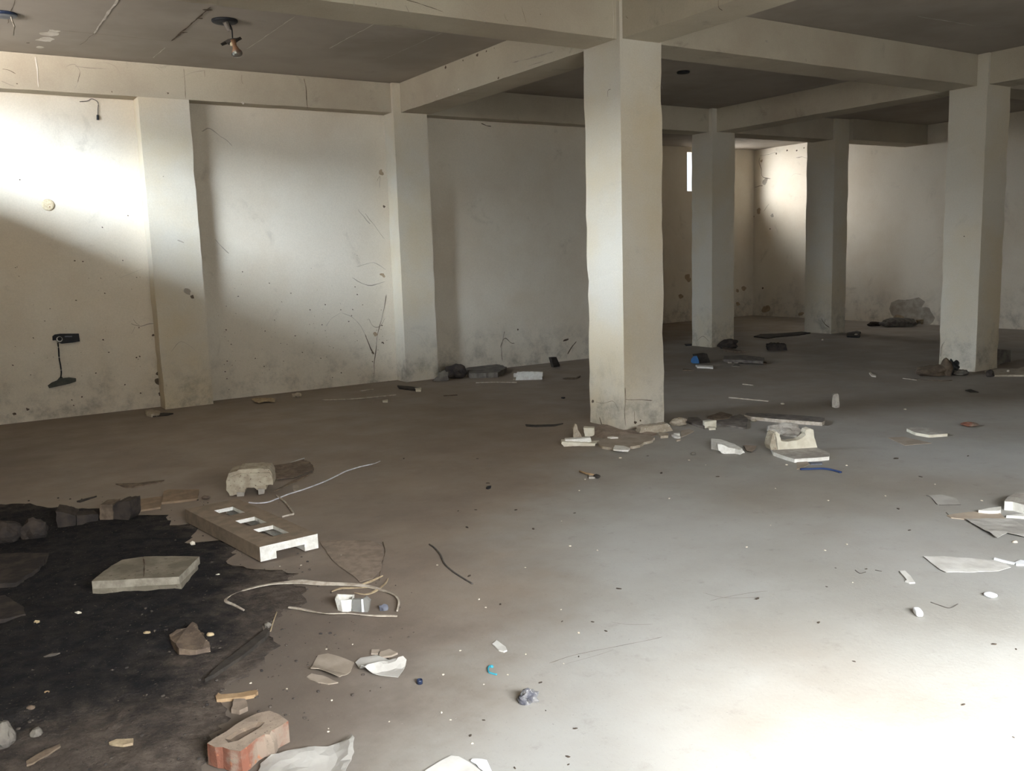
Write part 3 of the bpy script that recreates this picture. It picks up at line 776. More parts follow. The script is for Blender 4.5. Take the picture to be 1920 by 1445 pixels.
# ------------------------------------------------------------------ broken paving slab in two layers
def z1(l): return Z(0, 850, 4.8, l)
Pn = at(z1([(1200, 1240)])[0]); t = thing('broken_slab', Pn, 'cracked grey paving slab of two layers lying on dark soil', 'slab')
top = z1([(825, 1150), (900, 1085), (1000, 1010), (1100, 955), (1310, 925), (1550, 922), (1795, 926), (1700, 1020), (1612, 1108), (1300, 1122), (1050, 1140)])
bm = slab_bm(top, .036, .036, jag=.002, bev=.003, step=.05, mi_top=0, mi_side=1, seed=2)
mark(bm, wig([at(p, 2, .073) for p in z1([(1290, 950), (1298, 1010), (1302, 1060), (1295, 1120)])], .003), .012, (0, 0, 1), 2)
put('upper_layer', bm, ['slab', 'slabside', 'crack'], t)
low = z1([(830, 1215), (905, 1150), (1005, 1075), (1110, 1020), (1320, 990), (1780, 990), (1700, 1090), (1630, 1165), (1300, 1185), (1050, 1205)])
put('lower_layer', slab_bm(low, .032, .004, jag=.003, bev=.003, step=.04, seed=5), 'slab', t)

# ------------------------------------------------------------------ brick with a frog, half covered in mortar
def z4(l): return Z(380, 1145, 4.8, l)
ot = [at(p, 2, .075) for p in z4([(40, 1190), (120, 1135), (210, 1085), (300, 1020), (390, 965), (490, 920), (600, 896), (690, 930), (770, 990), (690, 1040), (590, 1092), (480, 1150), (400, 1220), (340, 1262), (250, 1250), (180, 1225), (110, 1225)])]
bm = bmesh.new(); f = add_prism(bm, ot, Vector((0, 0, -.07)), 0, 1)
fr = [at(p, 2, .0755) for p in z4([(200, 1150), (300, 1085), (400, 1040), (500, 1000), (560, 1000), (520, 1045), (430, 1100), (320, 1165), (230, 1185)])]
ring_t = [bm.verts.new(p) for p in fr]; cen = sum(fr, Vector())/len(fr)
ring_b = [bm.verts.new(p.lerp(cen, .25)-Vector((0, 0, .009))) for p in fr]
for i in range(len(fr)): bm.faces.new((ring_t[i], ring_t[(i+1) % len(fr)], ring_b[(i+1) % len(fr)], ring_b[i])).material_index = 2
bm.faces.new(ring_b).material_index = 2
bm.faces.remove(f)
tv = [v for v in bm.verts if v.co.z > .0745 and v not in ring_t]
es = [e for e in bm.edges if (len(e.link_faces) == 1 and min(e.verts[0].co.z, e.verts[1].co.z) > .07)]
bmesh.ops.triangle_fill(bm, use_beauty=True, edges=es)
for v in bm.verts:
    if v.co.z < .02: v.co += Vector((noise.noise(v.co*30), noise.noise(v.co*30+Vector((3, 0, 0))), 0))*.012
t = thing('brick', Vector((cen.x, cen.y, 0)), 'broken red brick with a hollow in its mortar covered top', 'brick')
put('body', bm, ['bricktop', 'brick', 'brownstone'], t)
put('mortar_lump', profile_bm(z4([(530, 1120), (600, 1110), (640, 1180), (650, 1300), (560, 1320), (530, 1290)]), (492, 1419), (516, 1419), .03, jag=.003, bev=.004), 'bricktop', t)

# ------------------------------------------------------------------ dark bricks and tan bricks along the soil edge
slab('brick', 'dusty tan brick lying flat next to the dark upright brick', 'brick', z1([(1172, 384), (1320, 362), (1468, 345), (1440, 440), (1300, 462), (1178, 480)]), .012, 'tanbrick', .03, jag=.002, bev=.003, seed=2).location.z -= .028
slab('brick', 'dusty tan brick lying flat nearest the holed packing block', 'brick', z1([(1478, 335), (1520, 322), (1660, 324), (1790, 320), (1778, 402), (1600, 425), (1435, 440)]), .014, 'tanbrick', .0, jag=.002, bev=.003, seed=5)
def vbrick(name, label, l, a, b, depth, mat, seed=1):
    return tag(put(name, profile_bm(z1(l), a, b, depth, jag=.003, bev=.006, seed=seed), mat), label, 'brick')
vbrick('brick', 'dark brick standing next to the dusty tan brick', [(1050, 440), (1168, 428), (1175, 560), (1150, 610), (1020, 612), (1018, 470)], (212, 977), (245, 977), .12, 'darkbrick', 2)
vbrick('brick', 'brown narrow brick standing between two dark bricks', [(893, 465), (1012, 455), (1015, 612), (897, 618)], (187, 979), (212, 978), .12, 'wood', 3)
vbrick('brick', 'dark brick with a raised rim lying beside the brown narrow brick', [(690, 555), (885, 545), (888, 620), (690, 660)], (144, 989), (185, 981), .12, 'darkbrick', 4)
vbrick('brick', 'dark slanting brick in the row, beside a rounded lump', [(500, 520), (600, 540), (680, 560), (680, 670), (520, 690)], (108, 994), (142, 990), .16, 'darkbrick', 5)
rock('brick', 'rounded dark lump of brick in the dim row at the soil edge', 'brick', (66, 1010), 52, 36, 'darkbrick', 8, rough=.3, sub=3)
rock('brick', 'dark brick lump beside the rounded lump, at the picture edge', 'brick', (10, 1018), 60, 42, 'darkbrick', 13, rough=.3, sub=3)
slab('brick', 'flat dark slab of brick half sunk in the soil, below the dim row', 'brick', [(-60, 1042), (30, 1036), (92, 1036), (74, 1062), (30, 1092), (-60, 1098)], .03, 'darkbrick', jag=.006, bev=.006, seed=6)
slab('brick', 'small flat dark brick piece on the soil near the picture edge', 'brick', [(-40, 1122), (10, 1115), (46, 1138), (48, 1150), (8, 1160), (-40, 1165)], .03, 'darkbrick', jag=.004, bev=.006, seed=7)
slab('board', 'dark thin board lying in the dust behind the tan bricks', 'board', z1([(1040, 270), (1250, 262), (1480, 236), (1440, 256), (1200, 300), (1130, 300)]), .008, 'wood', jag=.002, seed=8)
slab('splinter', 'dark wood splinter behind the dark bricks in the dust', 'splinter', z1([(690, 425), (760, 405), (870, 378), (800, 402), (720, 428)]), .01, 'darkwood', jag=.002, seed=9)
rock('stone', 'small tan stone between the tan brick and the packing block', 'stone', (386, 935), 16, 7, 'brownstone', 4)

# ------------------------------------------------------------------ rubble and pebbles on the soil
slab('brick_fragment', 'angular brown brick fragment on the soil beside a pale round pebble', 'brick fragment', Z(0, 1145, 4.8, [(1520, 190), (1590, 160), (1680, 150), (1730, 98), (1770, 120), (1800, 180), (1890, 310), (1760, 345), (1610, 345), (1560, 280)]), .042, 'brownstone', jag=.004, bev=.008, seed=3, warp=.02)
rock('pebble', 'pale round pebble beside the angular brick fragment', 'pebble', (395, 1198), 15, 14, 'tanstone', 2, rough=.15, smooth=True, sub=3)
rock('pebble', 'white speckled pebble between the slab and the packing block', 'pebble', (361.5, 1022), 10, 8, 'pale', 5, rough=.3)
rock('pebble', 'small pale pebble at the corner of the cracked slab', 'pebble', (409, 1080), 8, 5, 'pale', 6)
rock('pebble', 'pale triangular pebble on the dark soil', 'pebble', (70, 1174), 15, 12, 'tanstone', 17, rough=.6)
rock('pebble', 'yellowish flat chip on the dark soil below a frothy white chip', 'pebble', (161, 1174), 17, 6, 'tanstone', 9, rough=.5)
rock('pebble', 'frothy white chip on the dark soil under the cracked slab', 'pebble', (147, 1154), 12, 9, 'pale', 10, rough=.6)
rock('pebble', 'small rough tan pebble on open soil below the cracked slab', 'pebble', (276, 1190), 13, 8, 'tanstone', 12, rough=.5)
rock('pebble', 'tan lump on the soil near the ringed snail shell', 'pebble', (59, 1335), 17, 15, 'brownstone', 14, rough=.3)
rock('pebble', 'grey crumbly lump on the soil above the long stick', 'pebble', (69, 1383), 25, 20, 'rubble', 15, rough=.4)
rock('stone', 'large dark rounded stone on the soil at the picture edge', 'stone', (2, 1402), 50, 52, 'rubble', 22, rough=.35, sub=3)
slab('wood_chip', 'yellowish wood chip lying alone on the dark soil', 'wood chip', Z(0, 1145, 4.8, [(980, 1180), (1050, 1150), (1130, 1150), (1200, 1145), (1195, 1185), (1110, 1205), (1040, 1198)]), .014, 'straw', jag=.002, seed=4)
slab('stick', 'long brown stick lying on the dark soil', 'stick', Z(0, 1145, 4.8, [(235, 1350), (400, 1250), (540, 1195), (545, 1215), (430, 1290), (300, 1365), (240, 1385)]), .016, 'wood', jag=.002, seed=6)
slab('chip', 'pale flaked chip on soil above the ringed snail shell', 'chip', Z(0, 1145, 4.8, [(390, 410), (450, 385), (540, 375), (500, 395), (400, 420)]), .01, 'greywood', seed=2)
# ringed snail shell
c = at((88, 1305)); bm = bmesh.new(); R0 = 8.5*mpp((88, 1305))
sp_pts = [(c + Vector((math.cos(a)*R0*(1-.075*a), math.sin(a)*R0*(1-.075*a), R0*.35 + .0012*a)), R0*.34*(1-.06*a)) for a in [i*.35 for i in range(28)]]
tag(put('snail_shell', tube_bm([p for p, r in sp_pts], [r for p, r in sp_pts], 8), 'tanwood', smooth=True), 'small orange ringed snail shell on the dark soil', 'snail shell')
slab('plank', 'dark damp plank slanting out of the soil towards the straw', 'plank', z4([(575, 150), (600, 175), (560, 235), (330, 420), (100, 570), (20, 610), (150, 480), (400, 290)]), .02, 'darkwood', jag=.002, bev=.003, seed=4)
line_thing('straw', 'single straw standing off the end of the dark plank', 'straw', ((519, 1147), (513, 1163), (507, 1183)), .0028, 'straw')
rock('pebble', 'grey crumb of mortar at the tip of the dark plank', 'pebble', (503, 1176), 13, 10, 'rubble', 19)
slab('stick', 'flat tan stick with split ends near the broken brick', 'stick', z4([(115, 765), (140, 735), (165, 748), (300, 740), (400, 722), (485, 708), (498, 722), (475, 750), (380, 770), (250, 785), (125, 795)]), .012, 'tanwood', jag=.0015, bev=.002, step=.015, seed=3)
slab('mortar_chip', 'dusty mortar chip between the tan stick and the broken brick', 'mortar chip', z4([(280, 790), (385, 790), (405, 860), (330, 895), (255, 880)]), .016, 'dust', jag=.003, seed=6)

# ------------------------------------------------------------------ papers and sheets in the near dust
def fold(p0, p1, h, w):
    a, b = at(p0).to_2d(), at(p1).to_2d(); d = (b-a).normalized(); n = Vector((-d.y, d.x))
    return lambda p: h*math.exp(-(((p-a).dot(n))/w)**2)
sheet('folded_paper', 'dusty tan folded paper with a turned under edge', 'paper', z4([(975, 560), (1000, 480), (1040, 405), (1130, 392), (1250, 430), (1365, 475), (1330, 560), (1235, 640), (1130, 595), (1050, 560)]), 'card', amp=.006, step=.02, seed=3, th=.003, lift=fold((585, 1262), (640, 1278), .016, .03))
slab('paper_flap', 'loose tan paper flap sticking out under the folded tan paper', 'paper', z4([(935, 590), (980, 562), (1080, 580), (1220, 640), (1130, 655), (1040, 640)]), .004, 'card', jag=.002, seed=8)
sheet('paper', 'creased grey white paper beside the tan folded paper', 'paper', z4([(1375, 480), (1420, 440), (1560, 418), (1690, 455), (1838, 500), (1800, 560), (1760, 610), (1600, 595), (1430, 570)]), 'greypaper', amp=.012, step=.018, seed=5, th=.0025, lift=fold((708, 1258), (760, 1247), .03, .02))
slab('paper_scrap', 'small square tan scrap behind the creased paper', 'paper scrap', z4([(1520, 345), (1590, 345), (1580, 380), (1515, 380)]), .006, 'card', jag=.002, seed=3)
slab('paper_scrap', 'ragged tan scrap touching the back of the creased paper', 'paper scrap', z4([(1600, 365), (1680, 340), (1755, 375), (1700, 400), (1600, 415), (1585, 390)]), .007, 'card', jag=.002, seed=4)
sheet('plastic_sheet', 'torn grey plastic sheet beside the broken brick', 'plastic sheet', z4([(520, 1400), (620, 1330), (820, 1300), (1010, 1268), (1190, 1238), (1340, 1175), (1372, 1230), (1368, 1340), (1320, 1440), (1280, 1540), (500, 1560)]), 'greypaper', amp=.02, step=.025, seed=7, th=.002, jag=.004, lift=fold((662, 1400), (650, 1445), .02, .03))
sheet('card_sheet', 'pale card sheet cut off by the picture bottom', 'card', Z(700, 1145, 4.8, [(470, 1450), (600, 1370), (700, 1318), (770, 1325), (860, 1375), (960, 1450), (1000, 1540), (420, 1540)]), 'paper', amp=.005, step=.03, seed=2, th=.004)
bm = band_bm([(884, 1428), (899, 1434), (912, 1446), (925, 1462)], .035, .003, lift=.01, seed=2)
tag(put('paper_curl', bm, 'white'), 'white curled paper strip beside the pale card sheet', 'paper')
slab('paper_chip', 'white pointed chip lying alone on the clean grey floor', 'chip', Z(700, 1145, 4.8, [(1070, 295), (1110, 262), (1190, 320), (1203, 350), (1175, 362), (1130, 350)]), .006, 'paper', seed=3, jag=.001)
# straw bands
bm = band_bm([(458, 1149), (440, 1140), (423, 1131), (440, 1118), (470, 1108), (515, 1099), (560, 1096.5), (600, 1099.5), (660, 1099), (700, 1104), (735, 1116), (748, 1131), (745, 1150)], .03, .004, lift=.012, seed=1)
tag(put('strap', bm, 'strap'), 'long frayed pale strap curving around the plastic cup', 'strap')
bm = band_bm([(541, 1143), (570, 1147), (600, 1154), (622, 1158), (660, 1156.5), (700, 1158), (745, 1159)], .028, .004, lift=.01, seed=4)
tag(put('strap', bm, 'strap'), 'shorter frayed pale strap in front of the plastic cup', 'strap')
bm = band_bm([(622, 1112), (640, 1106), (665, 1104), (690, 1103)], .018, .003, lift=.01, seed=6); tag(put('straw', bm, 'straw'), 'short straw blade behind the plastic cup', 'straw')
bm = band_bm([(665, 1113), (685, 1116), (702, 1111), (722, 1096), (728, 1086)], .016, .003, lift=.01, seed=8); tag(put('straw', bm, 'straw'), 'bent straw blade crossing the long strap', 'straw')
bm = band_bm([(670, 1100), (695, 1092), (718, 1081)], .014, .003, lift=.006, seed=9); tag(put('straw', bm, 'straw'), 'dull straw blade pointing away behind the long strap', 'straw')
line_thing('wire', 'thin upright curved wire in the dust behind the straps', 'wire', ((718, 1016), (722, 1035), (714, 1060), (712, 1088)), .002, 'wood')
# plastic cup with clear film
k = mpp((660, 1145)); c = at((657, 1146)); t = thing('plastic_cup', c, 'white plastic cup with clear film lying inside the strap loop', 'cup')
def zc6(l): return Z(400, 1080, 5.333, l)
bm = bmesh.new(); ring = []
base = [at(p) for p in zc6([(1245, 340), (1290, 356), (1345, 356), (1382, 348)])]
topo = [at(p, 2, .055) for p in zc6([(1215, 225), (1275, 238), (1340, 238), (1390, 232)])]
outl = base + [base[-1]+Vector(fh)*.05, base[0]+Vector(fh)*.05]; outt = topo + [topo[-1]+Vector(fh)*.055, topo[0]+Vector(fh)*.055]
a = [bm.verts.new(p) for p in outl]; b = [bm.verts.new(Vector((p.x, p.y, .055))) for p in outt]
cb = sum((v.co for v in b), Vector())/len(b)
b2 = [bm.verts.new(v.co.lerp(cb, .12)) for v in b]; a2 = [bm.verts.new(v.co.lerp(cb, .18)+Vector((0, 0, .002))) for v in a]
for i in range(6):
    j = (i+1) % 6
    bm.faces.new((a[i], a[j], b[j], b[i])); bm.faces.new((b[i], b[j], b2[j], b2[i])); bm.faces.new((b2[i], b2[j], a2[j], a2[i]))
bm.faces.new(a[::-1]); bm.faces.new(a2)
put('cup', bm, 'foam', t, smooth=False)
put('film', profile_bm(zc6([(1385, 236), (1480, 232), (1520, 210), (1565, 250), (1545, 362), (1470, 360), (1385, 350)]), (660, 1147), (691, 1148), .02, bev=.002), 'film', t)
put('film_fold', profile_bm(zc6([(1478, 232), (1494, 232), (1506, 358), (1484, 358)]), (660, 1148), (691, 1149), .004, bev=0), 'white', t)
rock('stone', 'small bluish stone inside the strap loop beside the cup', 'stone', (720, 1144), 17, 12, 'slate', 6, rough=.4)
# curved white strip, its looped tail and fragments behind it
pts = smooth_pts([at(p, 2, .006) for p in z2([(705, 440), (770, 446), (870, 438), (960, 405), (1060, 365), (1180, 328), (1300, 285), (1400, 245), (1500, 197), (1580, 158), (1700, 120), (1825, 92), (1885, 68)])], 5)
tag(put('plastic_strip', tube_bm(pts, [.006 if i < len(pts)*.9 else .003 for i in range(len(pts))], 7, flat=.7), 'whitestrip', smooth=True), 'long thin curved white strip behind the holed packing block', 'strip')
line_thing('cane', 'bent thin cane looping beside the holed packing block', 'cane', z2([(950, 380), (1010, 420), (1060, 475), (1105, 540), (1080, 552), (1000, 570)]), .006, 'strap', wav=.01)
sheet('cardboard', 'dusty brown cardboard piece behind the moulded foam part', 'cardboard', z2([(900, 130), (1040, 108), (1200, 60), (1285, 130), (1290, 160), (1120, 225), (960, 245), (920, 200)]), 'wood', amp=.02, step=.04, seed=3, th=.004, jag=.006)
slab('cardboard', 'thin faded cardboard strip beneath the curved white strip', 'cardboard', z2([(1280, 165), (1200, 215), (1000, 310), (930, 335), (1100, 240)]), .006, 'wood', jag=.003, seed=4)
slab('paper_scrap', 'small upright square scrap beside the curved white strip', 'paper scrap', z2([(1100, 285), (1148, 280), (1155, 330), (1105, 325)]), .008, 'card', jag=.002, seed=5)
bm = band_bm(z2([(1050, 100), (1120, 80), (1205, 55)]), .02, .003, lift=.01, seed=3); tag(put('paper_scrap', bm, 'paper'), 'white torn edge scrap on top of the brown cardboard', 'paper scrap')
bm = band_bm(z2([(1170, 115), (1230, 118), (1290, 122)]), .025, .003, lift=.01, seed=5); tag(put('paper_scrap', bm, 'straw'), 'tan curl of paper at the end of the brown cardboard', 'paper scrap')
sheet('plastic_sheet', 'dusty flat plastic sheet beside the holed packing block', 'plastic sheet', z2([(1340, 795), (1480, 785), (1800, 788), (1900, 830), (1915, 930), (1890, 1060), (1820, 1130), (1700, 1160), (1600, 1080), (1450, 960)]), 'dust', amp=.006, step=.05, seed=9, th=.002, jag=.004)
line_thing('twig', 'thin curved dark twig on the grey floor', 'twig', ((805, 1020), (815, 1027), (826, 1040), (833, 1056), (848, 1070), (866, 1082), (886, 1094)), .004, 'twig')
# near bright floor oddments
c = at((787, 1281)); kk = mpp((787, 1281))
t = thing('bottle_cap', c, 'dark blue bottle cap on the pale floor near the creased paper', 'bottle cap')
def ring_cap(c, r, h):
    bm = bmesh.new(); S = 22; rr = []
    for q, z in ((r, 0), (r, h*.85), (r*.92, h), (r*.8, h), (r*.76, h*.35), (r*.2, h*.3)):
        rr.append([bm.verts.new(Vector(c)+Vector((math.cos(i*2*math.pi/S)*q, math.sin(i*2*math.pi/S)*q, z))) for i in range(S)])
    for a, b in zip(rr, rr[1:]):
        for i in range(S): bm.faces.new((a[i], a[(i+1) % S], b[(i+1) % S], b[i]))
    bm.faces.new(rr[0][::-1]); bm.faces.new(rr[-1]); return bm
put('rim', ring_cap(c, 5.6*kk, 8*kk), 'bluecap', t, smooth=True)
put('liner', disc_bm(c+Vector((0, 0, 3*kk)), 4.0*kk, (0, 0, 1), .001, 18), 'slate', t, smooth=True)
line_thing('teal_wire', 'bent teal plastic wire on the pale floor', 'wire', Z(700, 1145, 4.8, [(1078, 500), (1050, 495), (1034, 515), (1040, 550), (1070, 562), (1112, 572)]), .0035, 'teal')
rock('teal_chip', 'teal plastic chip at the curled end of the teal wire', 'chip', (922, 1251), 8, 5, 'teal', 3)
rock('burnt_lump', 'burnt black and grey lump on the pale floor', 'lump', (991, 1316), 40, 22, 'burnt', 8, rough=.55, sub=3, dep=.7)
def pill(name, label, px, w, l, h, mat, rz):
    c = at(px); bm = bmesh.new(); bmesh.ops.create_uvsphere(bm, u_segments=20, v_segments=12, radius=1)
    for v in bm.verts:
        p = v.co; f = lambda q: math.copysign(abs(q)**.6, q)
        q = Vector((f(p.x)*w/2, f(p.y)*l/2, f(p.z)*h/2+h/2)); q.rotate(Matrix.Rotation(rz, 3, 'Z')); v.co = q+c
    return tag(put(name, bm, mat, smooth=True), label, 'cap')
kk = mpp((1722, 1150)); pill('plastic_piece', 'small bluish white plastic cap on the pale floor', (1721, 1152), 14*kk, 30*kk, 11*kk, 'white', -YAW-.15)
pill('plastic_piece', 'oval white plastic cap below the long pale paper', (1857, 1118), 20*kk, 22*kk, 7*kk, 'white', -YAW+.4)

# ------------------------------------------------------------------ litter at the right-hand edge
def z6(l): return Z(1520, 900, 4.8, l)
slab('foam_slab', 'thick rounded white foam slab cut by the picture edge', 'foam slab', z6([(1745, 190), (1770, 150), (1830, 122), (1930, 115), (2080, 130), (2080, 235), (1930, 225), (1820, 195)]), .05, ('foamgrey', 'foam'), jag=.001, bev=.012, seed=2)
slab('foam_wedge', 'pointed white foam wedge beside the rounded foam slab', 'foam piece', z6([(1510, 268), (1600, 250), (1715, 236), (1712, 268), (1690, 275), (1600, 277)]), .02, 'foam', jag=.001, seed=4)
slab('foam_strip', 'thin white foam strip against the dusty paper sheet', 'foam piece', z6([(1760, 316), (1860, 303), (2000, 300), (2000, 335), (1880, 322)]), .014, 'foam', seed=6)
slab('cardboard', 'beige cardboard strip between the foam wedge and the dusty paper', 'cardboard', z6([(1225, 315), (1300, 300), (1450, 282), (1700, 290), (1760, 350), (1400, 350), (1265, 335)]), .005, 'beigecard', jag=.001, seed=5)
sheet('paper', 'dusty torn paper sheet under the beige cardboard at the picture edge', 'paper', z6([(1385, 352), (1600, 356), (1800, 360), (1920, 420), (2050, 470), (2050, 540), (1900, 515), (1770, 488), (1680, 532), (1560, 460)]), 'greypaper', amp=.012, step=.03, seed=3, th=.002, jag=.002, z0=.003)
sheet('paper', 'long pale paper sheet lying flat on the grey floor', 'paper', z6([(1015, 696), (1200, 692), (1450, 715), (1650, 730), (1750, 762), (1800, 795), (1690, 825), (1400, 838), (1220, 838), (1160, 812)]), 'paper', amp=.008, step=.03, seed=11, th=.002, jag=.001)
slab('plastic_film', 'small square of dusty film with a dark torn edge', 'film', z6([(1060, 135), (1180, 130), (1310, 160), (1350, 218), (1145, 220), (1105, 175)]), .003, 'greypaper', jag=.001, seed=3)
for l, n_, lab in (([(1040, 137), (1080, 150), (1110, 185), (1145, 220), (1240, 222), (1350, 220)], 'twig', 'dark bent twig along the square of film'),
                   ([(1220, 290), (1250, 320), (1270, 336), (1390, 348)], 'twig', 'dark bent twig along the beige cardboard edge'),
                   ([(1080, 1097), (1160, 1125), (1250, 1150), (1325, 1115)], 'twig', 'fine bent twig between the two white caps'),
                   ([(400, 808), (445, 838), (495, 826)], 'twig', 'tiny bent twig beside the white paper curl'),
                   ([(580, 808), (640, 820)], 'twig', 'tiny straight twig next to the white paper curl')):
    line_thing(n_, lab, 'twig', z6(l), .0018, 'twig')
slab('paper_curl', 'bent white paper tab lying near the long pale sheet', 'paper', z6([(800, 815), (850, 812), (900, 860), (940, 918), (890, 920), (850, 905), (865, 895)]), .006, 'paper', jag=.001, seed=4)
for l, lab in (([(1655, 693), (1730, 715), (1840, 738), (1830, 745), (1720, 722), (1650, 702)], 'long white splinter beside the tip of the long pale sheet'),
               ([(1840, 735), (1890, 715), (1960, 730), (1960, 757), (1850, 755)], 'frayed white splinter beside the tip of the long pale sheet, at the picture edge')):
    slab('splinter', lab, 'splinter', z6(l), .008, 'white', seed=3)
rock('pebble', 'flat pale pebble under the torn paper sheet', 'pebble', (1903, 1017), 11, 4, 'pale', 3)

# ------------------------------------------------------------------ foam packing pieces beyond the middle of the floor
def z8(l): return Z(1300, 720, 6.4, l)
Pn = at(z8([(1250, 915)])[0]); t = thing('foam_packing', Pn, 'cream U shaped foam packing piece on a broad base', 'foam packing')
put('base', slab_bm(z8([(920, 735), (965, 690), (1440, 735), (1500, 770), (1635, 825), (1630, 868), (1500, 880), (1215, 898), (1080, 858), (960, 815)]), .026, 0, jag=.001, bev=.006, seed=2, mi_top=0, mi_side=1), ['foamgrey', 'foam'], t)
ba, bb = z8([(1010, 800)])[0], z8([(1440, 775)])[0]
ba, bb = (ba[0], ba[1]+4.5), (bb[0], bb[1]+4.5)
put('frame', profile_bm(z8([(962, 590), (1000, 570), (1035, 600), (1052, 680), (1120, 690), (1240, 676), (1300, 650), (1350, 610), (1338, 580), (1355, 545), (1400, 532), (1440, 545), (1452, 640), (1490, 765), (1440, 778), (1015, 800), (985, 720)]), ba, bb, .07, jag=.0015, bev=.004, seed=4), 'foamcream', t)
put('side_wall', profile_bm(z8([(920, 740), (930, 680), (950, 610), (975, 580), (1000, 640), (1020, 795), (980, 805), (935, 790)]), ba, bb, .10, jag=.002, bev=.006, seed=5), 'foamold', t)
rock('foam_chunk', 'broken grey white foam chunk behind the U shaped packing piece', 'foam chunk', (1471, 815), 56, 22, 'foamgrey', 6, rough=.5, sub=3, dep=.5)
slab('foam_board', 'flat grey foam board under the broken chunk', 'foam board', z8([(910, 475), (1000, 465), (1270, 520), (1265, 595), (1240, 620), (1080, 605), (915, 560)]), .012, 'foamgrey', jag=.004, seed=7)
slab('board', 'long dusty board with a pale splintered edge', 'board', z8([(612, 365), (640, 345), (900, 350), (1300, 375), (1580, 402), (1575, 440), (1545, 458), (1300, 440), (1000, 418), (700, 390)]), .03, ('greywood', 'strap'), jag=.002, bev=.003, step=.05, seed=3)
t = thing('foam_piece', at(z8([(400, 840)])[0]), 'white broken foam corner piece between the two piles of litter', 'foam piece')
put('bar', slab_bm(z8([(215, 652), (330, 662), (500, 720), (590, 775), (560, 790), (400, 760), (270, 735), (215, 725)]), .035, 0, jag=.002, bev=.004, seed=3, mi_top=0, mi_side=1), ['foam', 'foam'], t)
put('block', profile_bm(z8([(290, 720), (340, 722), (420, 760), (520, 775), (605, 800), (618, 825), (400, 843), (340, 828), (300, 790)]), (1346, 851), (1397, 850), .05, jag=.002, bev=.004, seed=5), 'foam', t)
sheet('film', 'dusty clear film flap beside the white foam corner piece', 'film', z8([(600, 745), (760, 755), (740, 800), (700, 825), (640, 815)]), 'dust', amp=.012, step=.03, seed=5, th=.002)
P0 = at((1566, 765)); t = put('foam_offcut', profile_bm(z8([(1672, 140), (1690, 120), (1735, 114), (1745, 130), (1756, 255), (1750, 280), (1710, 288), (1668, 276), (1664, 210)]), (1560, 765), (1574, 765), .05, jag=.001, bev=.006, seed=3), 'foamgrey')
tag(t, 'white foam offcut standing on end alone on the floor', 'foam offcut')
slab('foam_board', 'thin pale foam board with a cream broken corner', 'foam board', Z(1280, 480, 3, [(1260, 970), (1290, 960), (1350, 962), (1430, 975), (1490, 998), (1385, 1005), (1310, 992)]), .022, ('foamgrey', 'foamcream'), jag=.002, bev=.004, seed=4)
slab('cardboard', 'thin dusty card in front of the pale foam board', 'cardboard', Z(1280, 480, 3, [(1155, 1020), (1240, 1015), (1400, 1050), (1250, 1063)]), .004, 'card', jag=.002, seed=5)
rock('brick_fragment', 'flat brown brick fragment lying beyond the pale foam board', 'brick fragment', (1816, 799), 34, 8, 'brick', 5, rough=.4)
line_thing('blue_strip', 'thin curved dark blue strip near the U shaped packing piece', 'strip', z8([(1285, 1018), (1400, 1016), (1540, 1012), (1650, 1024), (1770, 1056)]), .011, 'darkblue', flat=.6)
slab('plastic_piece', 'slate grey plastic piece between the packing piece and the blue strip', 'plastic piece', z8([(1380, 930), (1545, 932), (1548, 952), (1410, 955)]), .008, 'slate', jag=.001, seed=3)
slab('cardboard', 'square of dusty card beside the blue strip', 'cardboard', z8([(1240, 930), (1370, 928), (1400, 955), (1290, 1010), (1242, 1018)]), .003, 'card', jag=.001, seed=6)
# brush: tan handle and dark head
t = thing('broken_brush', at((1108, 895)), 'broken brush with a tan stick handle and a dark head', 'brush')
put('handle', tube_bm([at(p, 2, .016) for p in ((1087, 883), (1098, 887), (1114, 890.5))], .007), 'tanwood', t, smooth=True)
put('ferrule', slab_bm([(1104, 888), (1116, 890), (1116, 894), (1104, 894)], .012, 0, bev=.002), 'foamgrey', t)
put('bristle_head', rock_bm(at((1119, 896)), (.05, .045, .028), 4, 2, .2), 'darkwood', t)
slab('leaf', 'dark curled leaf alone on the grey floor', 'leaf', [(911, 914), (914, 911), (921, 910), (920, 913), (915, 915)], .008, 'black', seed=2)
slab('board', 'thin dark lath lying on the floor in front of the middle column', 'board', [(985, 795), (1003, 796), (1040, 795), (1056, 793), (1040, 797.5), (1005, 799), (987, 798)], .008, 'darkwood', seed=3)

# ------------------------------------------------------------------ broken plaster round the middle column
def z7(l): return Z(1020, 720, 6.4, l)
sheet('dust_mound', 'brown dust and crumbs heaped against the middle column', 'dust', z7([(640, 640), (560, 560), (700, 470), (800, 480), (900, 540), (1000, 560), (1200, 560), (1400, 560), (1330, 620), (1150, 640), (900, 680)]), 'dust', amp=.04, step=.04, seed=3, th=.002, edge0=.1)['kind'] = 'stuff'
Pn = at(z7([(900, 790)])[0])
t = thing('plaster_sheet', Pn, 'large flat flake of fallen plaster with a white corner in front of the column', 'plaster flake')
put('flake', slab_bm(z7([(640, 690), (760, 640), (1000, 600), (1210, 600), (1330, 640), (1280, 680), (1200, 695), (1150, 730), (1100, 740), (1040, 745), (1000, 785), (840, 765), (700, 745)]), .02, 0, jag=.008, bev=.003, step=.04, seed=3, mi_top=0, mi_side=1), ['card', 'plasterchip'], t)
put('white_corner', slab_bm(z7([(850, 730), (960, 740), (1030, 765), (1010, 790), (940, 790), (830, 778)]), .012, .016, jag=.002, bev=.002, seed=5), 'foam', t)
